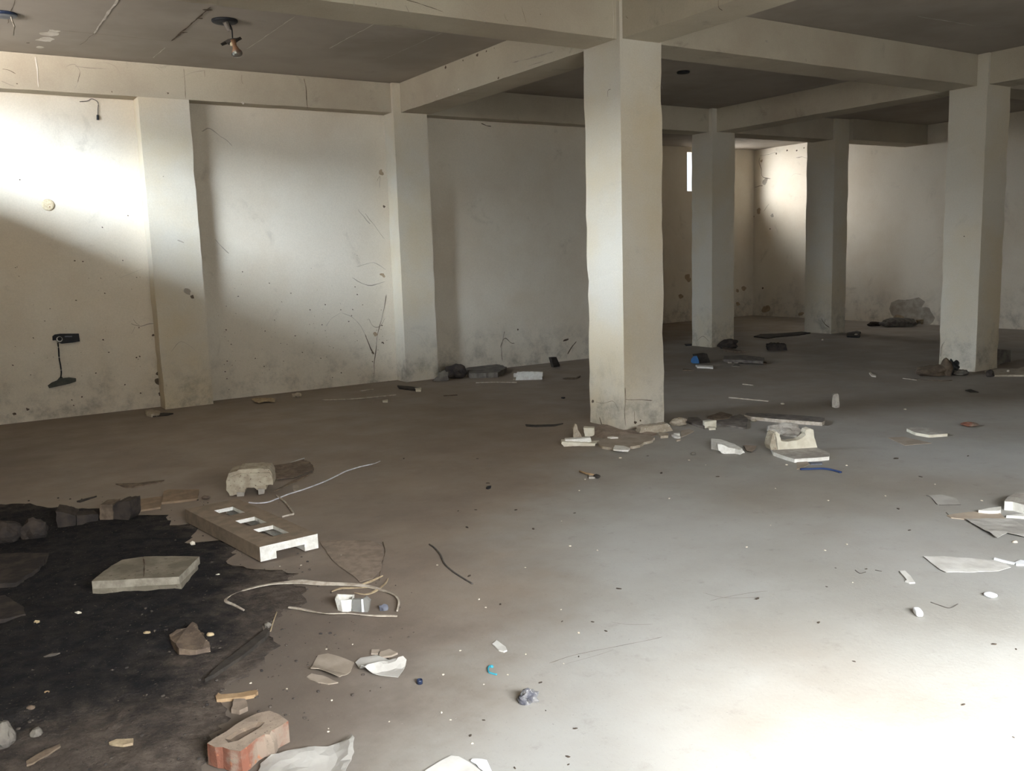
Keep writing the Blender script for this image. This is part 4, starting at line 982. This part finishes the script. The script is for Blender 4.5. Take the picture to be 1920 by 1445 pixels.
tag(put('plaster_chip', profile_bm(z7([(355, 645), (352, 540), (372, 478), (390, 480), (408, 550), (440, 600), (460, 648)]), (1075, 823), (1093, 822), .03, jag=.002, bev=.003), 'plasterchip'), 'pointed plaster splinter standing on end beside the column', 'plaster chip')
tag(put('foam_block', profile_bm(z7([(472, 525), (600, 530), (602, 610), (560, 630), (490, 625)]), (1096, 818), (1115, 818), .07, jag=.0015, bev=.005), 'foamcream'), 'small cream foam block at the foot of the column', 'foam block')
t = thing('foam_bar', at(z7([(420, 745)])[0]), 'long white foam bar in two steps in front of the column', 'foam bar')
put('lower_bar', profile_bm(z7([(208, 715), (215, 690), (400, 700), (618, 712), (612, 742), (400, 742), (240, 750)]), (1055, 838), (1117, 836), .09, jag=.0015, bev=.004), 'foamcream', t)
put('upper_bar', profile_bm(z7([(245, 705), (258, 664), (500, 650), (560, 645), (570, 690), (520, 705)]), (1057, 836), (1115, 834), .06, jag=.0015, bev=.004), 'foam', t)
slab('plaster_chip', 'thin white plaster chip lying behind the foam bar', 'plaster chip', z7([(570, 680), (660, 676), (668, 690), (600, 697)]), .012, 'foamcream', jag=.002, seed=2)
slab('plaster_chip', 'thin white plaster sliver on the brown dust', 'plaster chip', z7([(760, 632), (830, 625), (890, 636), (800, 640)]), .03, 'foam', jag=.001, seed=2)
tag(put('plaster_lump', profile_bm(z7([(1150, 600), (1160, 520), (1200, 505), (1350, 495), (1480, 470), (1510, 490), (1550, 560), (1400, 580), (1300, 595)]), (1200, 815), (1262, 809), .08, jag=.003, bev=.006), 'plasterchip'), 'long cream lump of broken plaster against the column corner', 'plaster lump')
slab('plaster_chip', 'flat tan plaster chip in front of the cream plaster lump', 'plaster chip', z7([(1350, 580), (1400, 572), (1495, 590), (1490, 615), (1400, 620)]), .02, 'plasterchip', jag=.004, seed=4)
rock('plaster_lump', 'rounded tan plaster lump behind the cream plaster lump', 'plaster lump', (1273, 797), 30, 14, 'plasterchip', 9, rough=.4, sub=3)
slab('plaster_chip', 'white plaster chip beside the cream lump, pointing outward', 'plaster chip', z7([(1530, 605), (1580, 600), (1640, 625), (1635, 638), (1560, 625)]), .014, 'foam', jag=.001, seed=4)
slab('plaster_chip', 'narrow white plaster chip above another, beside the cream lump', 'plaster chip', z7([(1555, 585), (1630, 583), (1632, 596), (1570, 597)]), .016, 'foam', jag=.001, seed=5)
slab('cardboard', 'dusty card flap beside the white plaster chips', 'cardboard', z7([(1640, 560), (1740, 535), (1800, 560), (1700, 610), (1645, 630)]), .008, 'card', jag=.003, seed=6)
slab('plaster_chip', 'tiny plaster chip in front of the dusty card flap', 'plaster chip', z7([(1580, 660), (1640, 648), (1640, 662), (1590, 672)]), .012, 'plasterchip', jag=.001, seed=7)
rock('plaster_chip', 'white tipped grey crumb in front of the card flap', 'plaster chip', (1300, 852), 10, 5, 'rubble', 3)
# boards behind, towards the slim column
slab('board', 'broad grey board lying flat near the long dusty board', 'board', z8([(300, 420), (560, 360), (650, 400), (640, 510), (600, 520), (430, 490), (240, 465)]), .016, 'greywood', jag=.004, seed=3)
slab('board', 'dark board tilted in the litter beside the plaster lumps', 'board', z8([(-60, 400), (50, 395), (150, 470), (130, 515), (0, 470), (-80, 440)]), .02, 'greywood', jag=.004, seed=5)
slab('board', 'brown broken board behind the broad grey board', 'board', z8([(170, 385), (330, 330), (470, 365), (420, 412), (300, 420)]), .02, 'wood', jag=.004, seed=6)
bm = obox_bm(at((1331, 801)), .1, .05, .055, -YAW+.1, bev=.006, chip=.01, seed=3); tag(put('plaster_lump', bm, 'foamcream'), 'cream plaster lump at the end of the broad grey board', 'plaster lump')
slab('plaster_chip', 'flat cream chip in front of the cream plaster lump by the boards', 'plaster chip', z8([(180, 505), (262, 508), (268, 525), (190, 530)]), .016, 'foamcream', jag=.001, seed=7)
rock('plaster_chip', 'tan crumb lying under the end of the long dusty board', 'plaster chip', (1413, 790), 12, 5, 'plasterchip', 5)
line_thing('lath', 'thin pale lath beyond the long dusty board', 'lath', ((1367, 745), (1400, 748), (1441, 752)), .011, 'strap', flat=.6)
line_thing('lath', 'short pinkish lath beyond the thin pale lath', 'lath', ((1393, 720), (1412, 722)), .010, 'strap', flat=.6)
rock('plaster_chip', 'small white chip near the end of the thin pale lath', 'plaster chip', (1467, 758), 8, 3, 'pale', 5)

# ------------------------------------------------------------------ along the back wall
t = thing('foam_tray', at((990, 713)), 'white foam tray with a dark torn top near the back wall', 'foam tray')
def zb(l): return Z(800, 640, 6, l)
fa, fb = (962, 713), (1018, 711.5)
put('front_panel', profile_bm(zb([(972, 385), (1050, 380), (1130, 372), (1200, 380), (1308, 368), (1308, 424), (1190, 432), (972, 438)]), fa, fb, .03, jag=.002, bev=.003), 'foam', t)
A0 = at(fa); B0 = at(fb); dd = (B0-A0).normalized(); nn = Vector((-dd.y, dd.x, 0)); nn = nn if nn.dot(fh) > 0 else -nn
put('back_panel', profile_bm(zb([(1015, 345), (1100, 340), (1300, 342), (1300, 440), (1000, 440)]), tuple(fa), tuple(fb), .03, jag=.002, bev=.003), 'foam', t)
for v in t.children[-1].data.vertices: v.co += nn*.2
bm = bmesh.new(); add_prism(bm, [p+Vector((0, 0, .012)) for p in (A0+nn*.03, B0+nn*.03, B0+nn*.2, A0+nn*.2)], Vector((0, 0, -.01))); put('bottom', bm, 'foamold', t)
P0 = at((1040, 688)); bm = profile_bm(zb([(1400, 180), (1460, 175), (1500, 265), (1495, 285), (1430, 292)]), (1038, 688.5), (1049, 687), .05, bev=.003); tag(put('tile', bm, 'darkwood'), 'dark tile leaning by the back wall beyond the foam tray', 'tile')
line_thing('lath', 'thin pale edge lath leaning along the dark tile', 'lath', ((1033.5, 669), (1037.5, 688)), .008, 'strap') if 0 else None
rock('rubble_block', 'dark lump of rubble at the foot of the pilaster with the cross beam', 'rubble', (856, 708), 38, 25, 'darkbrick', 6, rough=.4, sub=3)
tag(put('rubble_block', profile_bm(zb([(130, 360), (190, 330), (235, 345), (245, 440), (60, 445), (120, 400)]), (812, 715), (841, 714), .06, jag=.008, bev=.01), 'rubble'), 'grey rubble block standing against the pilaster with the cross beam', 'rubble')
rock('pebble', 'tiny white crumb in front of the dark rubble by the pilaster', 'pebble', (862, 706), 5, 4, 'pale', 2)
slab('slab_piece', 'grey slab piece lying along the back wall behind the foam tray', 'slab', zb([(440, 300), (560, 260), (700, 245), (850, 265), (900, 290), (800, 350), (480, 360)]), .06, 'rubble', jag=.01, bev=.008, seed=4)
line_thing('lath', 'thin white lath lying in front of the foam tray', 'lath', zb([(555, 464), (760, 458), (900, 459), (1010, 462)]), .010, 'strap', flat=.6)
line_thing('lath', 'faint thin lath nearer the camera than the foam tray', 'lath', zb([(190, 610), (270, 606), (345, 602)]), .009, 'wood', flat=.6)
slab('chip', 'dark chip on open floor between the back wall and the column', 'chip', zb([(1512, 628), (1535, 622), (1558, 627), (1535, 633)]), .01, 'black')
slab('chip', 'pinkish flat chip on the floor beyond the foam tray', 'chip', zb([(1530, 412), (1600, 405), (1680, 404), (1725, 380), (1730, 385), (1690, 412), (1560, 420)]), .012, 'wood', jag=.003)
line_thing('lath', 'long thin pale lath on the floor along the back wall', 'lath', ((604, 749.5), (650, 748.5), (700, 744.5), (742, 740)), .012, 'strap', flat=.6)
line_thing('lath', 'short pale lath at the foot of the wall crack', 'lath', ((674, 733), (700, 730)), .011, 'strap', flat=.6)
slab('wood_chip', 'dark thin wood piece by the pilaster with the cross beam', 'wood chip', [(745, 722), (770, 724), (790, 727), (787, 730), (770, 729), (748, 726)], .02, 'darkwood', jag=.004)
slab('chip', 'small white chip on the thin dark wood by the pilaster', 'chip', [(778, 727), (790, 726.5), (789, 730), (780, 730)], .026, 'foamcream')
slab('chip', 'small cream chip on the floor near the pale lath', 'chip', [(717, 750), (727, 748.5), (727, 752), (718, 752)], .014, 'foamcream', jag=.002)
sheet('wood_scrap', 'torn pale wood scrap at the foot of the pockmarked wall', 'wood scrap', [(472, 752), (490, 750), (515, 749), (516, 755), (495, 756), (485, 758)], 'straw', amp=.03, step=.04, seed=4, th=.006, jag=.01)
rock('paper_scrap', 'crumpled cream scrap by the wall beyond the torn wood scrap', 'paper scrap', (557, 744), 17, 8, 'plasterchip', 6, rough=.6)
slab('wood_scrap', 'pale wood piece lying on a dark board at the pilaster foot', 'wood scrap', Z(0, 480, 3, [(820, 868), (850, 862), (900, 870), (895, 885), (850, 890), (825, 882)]), .03, 'plasterchip', jag=.008, bev=.004)
slab('board', 'dark thin board at the foot of the pilaster beside the socket', 'board', Z(0, 480, 3, [(840, 892), (920, 880), (975, 882), (940, 892), (860, 899)]), .012, 'darkwood', jag=.004)

# ------------------------------------------------------------------ by the slim column and the furthest column
def zk(l): return Z(1280, 600, 6, l)
slab('chip', 'dark chip lying beside the slim column', 'chip', zk([(22, 265), (100, 262), (105, 272), (40, 277)]), .02, 'black', jag=.003)
t = thing('blue_container', at(zk([(200, 490)])[0]), 'blue plastic container with a dark grey side near the slim column', 'container')
put('body', profile_bm(zk([(158, 392), (275, 378), (315, 480), (185, 488)]), (1311, 681.5), (1333, 680), .12, bev=.006), 'darkwood', t)
put('lid', profile_bm(zk([(92, 470), (95, 440), (120, 412), (160, 402), (180, 450), (185, 488), (110, 486)]), (1296, 682), (1312, 682), .08, bev=.006), 'blue', t)
slab('foam_strip', 'white foam strip lying in front of the blue container', 'foam piece', zk([(145, 502), (215, 505), (340, 512), (342, 532), (280, 526), (165, 522)]), .02, 'foam', jag=.002)
t = thing('pallet_board', at(zk([(680, 468)])[0]), 'grey slatted board lying in front of the slim column', 'board')
put('deck', slab_bm(zk([(465, 402), (690, 392), (918, 418), (905, 462), (680, 448), (460, 440)]), .035, .015, jag=.002, bev=.003), 'greywood', t)
for x in (500, 570, 675, 770):
    put('nail_batten', obox_bm(at(zk([(x, 470)])[0]), .05, .3, .016, -YAW, bev=.002), 'strap', t)
slab('chip', 'flat grey chip in front of the slatted board', 'chip', zk([(590, 490), (630, 488), (642, 518), (556, 515)]), .008, 'rubble', jag=.004)
slab('chip', 'tan chip at the corner of the slatted board', 'chip', zk([(905, 476), (945, 475), (945, 486), (905, 487)]), .014, 'wood', jag=.002)
rock('rubble_heap', 'dark rubble heap at the foot of the slim column', 'rubble', (1366, 653), 34, 17, 'darkbrick', 9, rough=.5, sub=3)
slab('board', 'pinkish thin board leaning out of the rubble by the slim column', 'board', zk([(450, 305), (520, 312), (620, 335), (710, 345), (600, 350), (450, 325)]), .03, 'wood', jag=.004)
tag(put('dark_block', profile_bm(zk([(955, 285), (1020, 265), (1165, 275), (1180, 342), (960, 345)]), (1440, 657), (1477, 656.5), .2, jag=.006, bev=.01), 'darkbrick'), 'dark block beyond the slatted board', 'block')
slab('chip', 'short pinkish lath beside the white foam strip', 'chip', zk([(0, 545), (60, 548), (125, 560), (60, 560), (0, 555)]), .012, 'wood')
slab('mat', 'dark flattened sheet lying beside the furthest column', 'mat', zk([(800, 180), (880, 155), (1060, 150), (1340, 128), (1440, 140), (1300, 165), (1050, 185), (960, 200)]), .015, 'darkwood', jag=.008)
slab('mat', 'black flattened sheet on the floor past the furthest column', 'mat', zk([(1850, 140), (1960, 118), (2000, 130), (1990, 185), (1850, 180)]), .02, 'black', jag=.008)
rock('pebble', 'white pebble on the black sheet past the furthest column', 'pebble', (1605, 628), 6, 3, 'pale', 4, z0=.02)
rock('pebble', 'pinkish pebble in front of the furthest column', 'pebble', (1542, 638), 4, 3, 'pale', 3)
# rail and rubble at the far wall
def zf(l): return Z(1280, 480, 3, l)
t = thing('rail', at(zf([(1380, 384)])[0]), 'low pale wooden rail at the foot of the far wall', 'rail')
fp, fq = (1716, 607.5), (1762, 608.5)
put('rail_bar', profile_bm(zf([(1310, 358), (1440, 352), (1440, 362), (1312, 366)]), fp, fq, .05), 'straw', t)
for x in (1316, 1345, 1375, 1405, 1432):
    put('post', profile_bm(zf([(x-5, 358), (x+5, 358), (x+5, 386), (x-5, 386)]), fp, fq, .05), 'straw', t)
rock('rubble_heap', 'grey rubble heap along the foot of the far wall', 'rubble', (1684, 612), 62, 17, 'rubble', 12, rough=.35, sub=3, dep=.4)
rock('rubble_heap', 'low dark rubble heap by the far wall beside the rail', 'rubble', (1640, 611), 26, 8, 'darkbrick', 13, rough=.35, sub=3, dep=.5)

# ------------------------------------------------------------------ by the column with the sacking
def zr(l): return Z(1600, 600, 6, l)
t = thing('sacking', at((1765, 704)), 'brown sacking bundle heaped against the column', 'sack')
put('bundle', rock_bm(at((1750, 704)), (.36, .22, .12), 21, 4, .35, rot=-YAW), 'sack', t, smooth=True)
put('torn_end', rock_bm(at((1774, 704)), (.12, .16, .19), 23, 3, .28, rot=-YAW), 'sack', t, smooth=True)
bm = bmesh.new(); k = mpp((1722, 700)); cc = at((1722, 701), 2, 0)
ringp = [cc + RTv for RTv in (Vector(RT0)*math.cos(a)*6.5*k + Vector((0, 0, 1))*(5*k+math.sin(a)*4.5*k) for a in [i*.35 for i in range(19)])]
put('rolled_edge', tube_bm([p-fh*.03 for p in ringp], .008), 'straw', t, smooth=True)
tag(put('black_bag', rock_bm(at((1787, 702)), (.12, .11, .17), 31, 4, .5, rot=-YAW), 'charred', smooth=True), 'shiny black bag beside the brown sacking', 'bag')
rock('rubble_heap', 'grey rubble heap between the black bag and the column', 'rubble', (1802, 703), 28, 12, 'rubble', 14, rough=.5, sub=3)
slab('plaster_flake', 'broad pale plaster flake beyond the column with the sacking', 'plaster flake', zr([(1480, 570), (1560, 558), (1680, 540), (1850, 545), (1960, 510), (2000, 615), (1580, 616), (1535, 580)]), .02, 'plasterchip', jag=.008)
rock('rubble_lump', 'dark lump of rubble at the side of the column with the sacking', 'rubble', (1856, 706), 16, 13, 'darkbrick', 15, rough=.4)
rock('pebble', 'white pebble on the broad plaster flake', 'pebble', (1890, 697), 5, 4, 'pale', 3, z0=.02)
tag(put('plank_end', profile_bm(zr([(1640, 330), (1770, 340), (1768, 470), (1680, 480), (1640, 500)]), (1874, 684), (1896, 680), .06, jag=.003, bev=.004), 'rubble'), 'grey upright board behind the column with the sacking', 'board')
slab('pebble', 'pale curled chip alone on the dark floor', 'chip', zr([(178, 590), (195, 583), (215, 605), (258, 618), (255, 630), (205, 622)]), .014, 'pale')
line_thing('lath', 'thin pinkish lath in front of the brown sacking', 'lath', zr([(560, 655), (640, 664), (710, 675)]), .008, 'strap', flat=.6)
line_thing('lath', 'long thin brown lath curving in front of the brown sacking', 'lath', zr([(690, 660), (850, 676), (990, 682), (1110, 678)]), .007, 'wood', flat=.6)
slab('leaf', 'dark wisp of litter beyond the pale foam board', 'leaf', Z(1280, 480, 3, [(1590, 752), (1620, 748), (1665, 764), (1620, 764)]), .008, 'darkwood', jag=.003)

# ------------------------------------------------------------------ loose crumbs, one object each
pale = [(1053, 977), (1069, 1024), (1120, 1032), (985, 1064), (898, 1124), (911, 1139), (1052, 1143), (1085, 1187), (863, 1220), (986, 1227), (1057, 1244), (831, 1265), (952, 1265), (907, 1283), (828, 1336), (845, 1350), (730, 1353), (886, 1394),
        (1553, 939), (1660, 930), (1753, 908), (1588, 1021), (1547, 1032), (1599, 1092), (1841, 939), (1400, 1026), (1097, 899), (1163, 859), (1255, 935), (1086, 920), (1445, 985), (820, 1060), (612, 1217), (661, 1208), (538, 1292), (470, 1281), (616, 1366), (616, 1372), (622, 1313),
        (1292, 863), (1323, 872), (1475, 872), (1587, 873), (1454, 916), (1697, 768), (565, 1060), (525, 1062), (615, 1095), (640, 1042)]
base = None
for i, p in enumerate(pale):
    k = mpp(p); s = (2.6 + 2.8*((i*37) % 10)/10)*k
    o = tag(put('chip', rock_bm(at(p), (s*1.3, s, s*.5), 40+i, 1, .4), 'pale'), 'tiny pale chip scattered on the bare floor', 'chip', 'tiny pale chips scattered over the floor')
dark = [(859, 958), (892, 956), (967, 956), (876, 989), (1077, 962), (938, 1133), (1161, 1104), (1054, 1165), (1136, 1183), (1013, 1280), (1023, 1332), (907, 1350), (882, 1379), (1065, 1419), (1066, 1433), (965, 1440), (1079, 1366), (1085, 1231), (1111, 1166), (1535, 1167),
        (1567, 1065), (1705, 994), (1684, 954), (1864, 1208), (1905, 1217), (1601, 1240), (1806, 1321), (1900, 1382), (1345, 894), (1240, 887), (1215, 855), (1815, 855), (1726, 894), (1680, 860), (757, 860), (915, 906), (880, 1080), (1550, 1100), (1624, 1067), (1000, 992), (895, 860), (511, 1269), (715, 1260), (1420, 1123)]
for i, p in enumerate(dark):
    k = mpp(p); s = (3.0 + 3.6*((i*53) % 10)/10)*k
    tag(put('crumb', rock_bm(at(p), (s*1.9, s*.9, s*.35), 90+i, 1, .5), 'darkchip'), 'tiny dark crumb scattered on the bare floor', 'crumb', 'tiny dark crumbs scattered over the floor')

# ------------------------------------------------------------------ camera
cam = bpy.data.cameras.new('camera'); co = bpy.data.objects.new('camera', cam); COL.objects.link(co)
cam.sensor_fit = 'HORIZONTAL'; cam.sensor_width = 36; cam.lens = FPX/1920*36; cam.clip_start = .05
m = Matrix(((RT[0], UPV[0], -FW[0], 0), (RT[1], UPV[1], -FW[1], 0), (RT[2], UPV[2], -FW[2], CH), (0, 0, 0, 1)))
co.matrix_world = m; SC.camera = co

# ------------------------------------------------------------------ daylight
def area(name, loc, direction, sx_, sy_, power, col, spread=180):
    l = bpy.data.lights.new(name, 'AREA'); l.shape = 'RECTANGLE'; l.size = sx_; l.size_y = sy_; l.energy = power; l.color = col; l.spread = math.radians(spread)
    o = bpy.data.objects.new(name, l); COL.objects.link(o); o.location = loc
    d = Vector(direction).normalized(); o.rotation_euler = d.to_track_quat('-Z', 'Y').to_euler()
    return o
sun = bpy.data.lights.new('sun', 'SUN'); sun.energy = 9; sun.angle = math.radians(9); sun.color = (1, .97, .92)
so_ = bpy.data.objects.new('sun', sun); COL.objects.link(so_)
EL = math.radians(32.6)
sd = fh*math.cos(EL) + Vector((0, 0, -math.sin(EL)))
so_.rotation_euler = sd.to_track_quat('-Z', 'Y').to_euler()
pd = cs((D0+D1)/2, -.75-DT-.15)
area('daylight_doorway', (pd.x, pd.y, 1.45), fh*.92+Vector((0, 0, -.1)), D1-D0, 2.4, 40, (.93, .97, 1.0), 150)
pt = cs(2.4, 1.5)
for d_, z_, h_, p_ in ((-4.5, 2.6, 1.0, 230), (-4.2, 4.2, 2.0, 4800)):
    ps = cs(2.9, d_)
    area('sky_over_doorway', (ps.x, ps.y, z_), (pt.x-ps.x, pt.y-ps.y, -z_), 7, h_, p_, (.92, .96, 1.0))
SKY = (.74, .86, 1.0)
for y0, y1, z0, z1, w_ in ((-1.5, 4.8, 3.3, 4.1, .3), (-1.5, 4.8, 4.0, 5.0, 1.3), (5, 9, 3.3, 5.2, .22), (9, 13, 3.8, 5.0, 1.25)):
    area('sky_past_high_opening', (XL-4.6, (y0+y1)/2, (z0+z1)/2), (1, 0, -.25), y1-y0, z1-z0, (y1-y0)*(z1-z0)*500*w_, SKY, 170)
area('sunlit_ground_past_high_opening', (XL-3.5, 4.0, 2.2), (1, .6, .25), 6, 1.2, 1350, (1, .95, .91), 170)
area('daylight_alcove', ((AX0+AX1)/2-.6, YA+.9, 3.3), (.7, -1, -.35), 1.6, .9, 180, (.97, .98, 1.0), 150)
w = bpy.data.worlds.new('sky'); SC.world = w; w.use_nodes = True
bg = w.node_tree.nodes['Background']; bg.inputs[0].default_value = (.86, .93, 1, 1); bg.inputs[1].default_value = 1.2

SC.view_settings.view_transform = 'Standard'; SC.view_settings.look = 'None'
SC.view_settings.exposure = .17; SC.view_settings.gamma = 1
SC.view_settings.use_curve_mapping = False
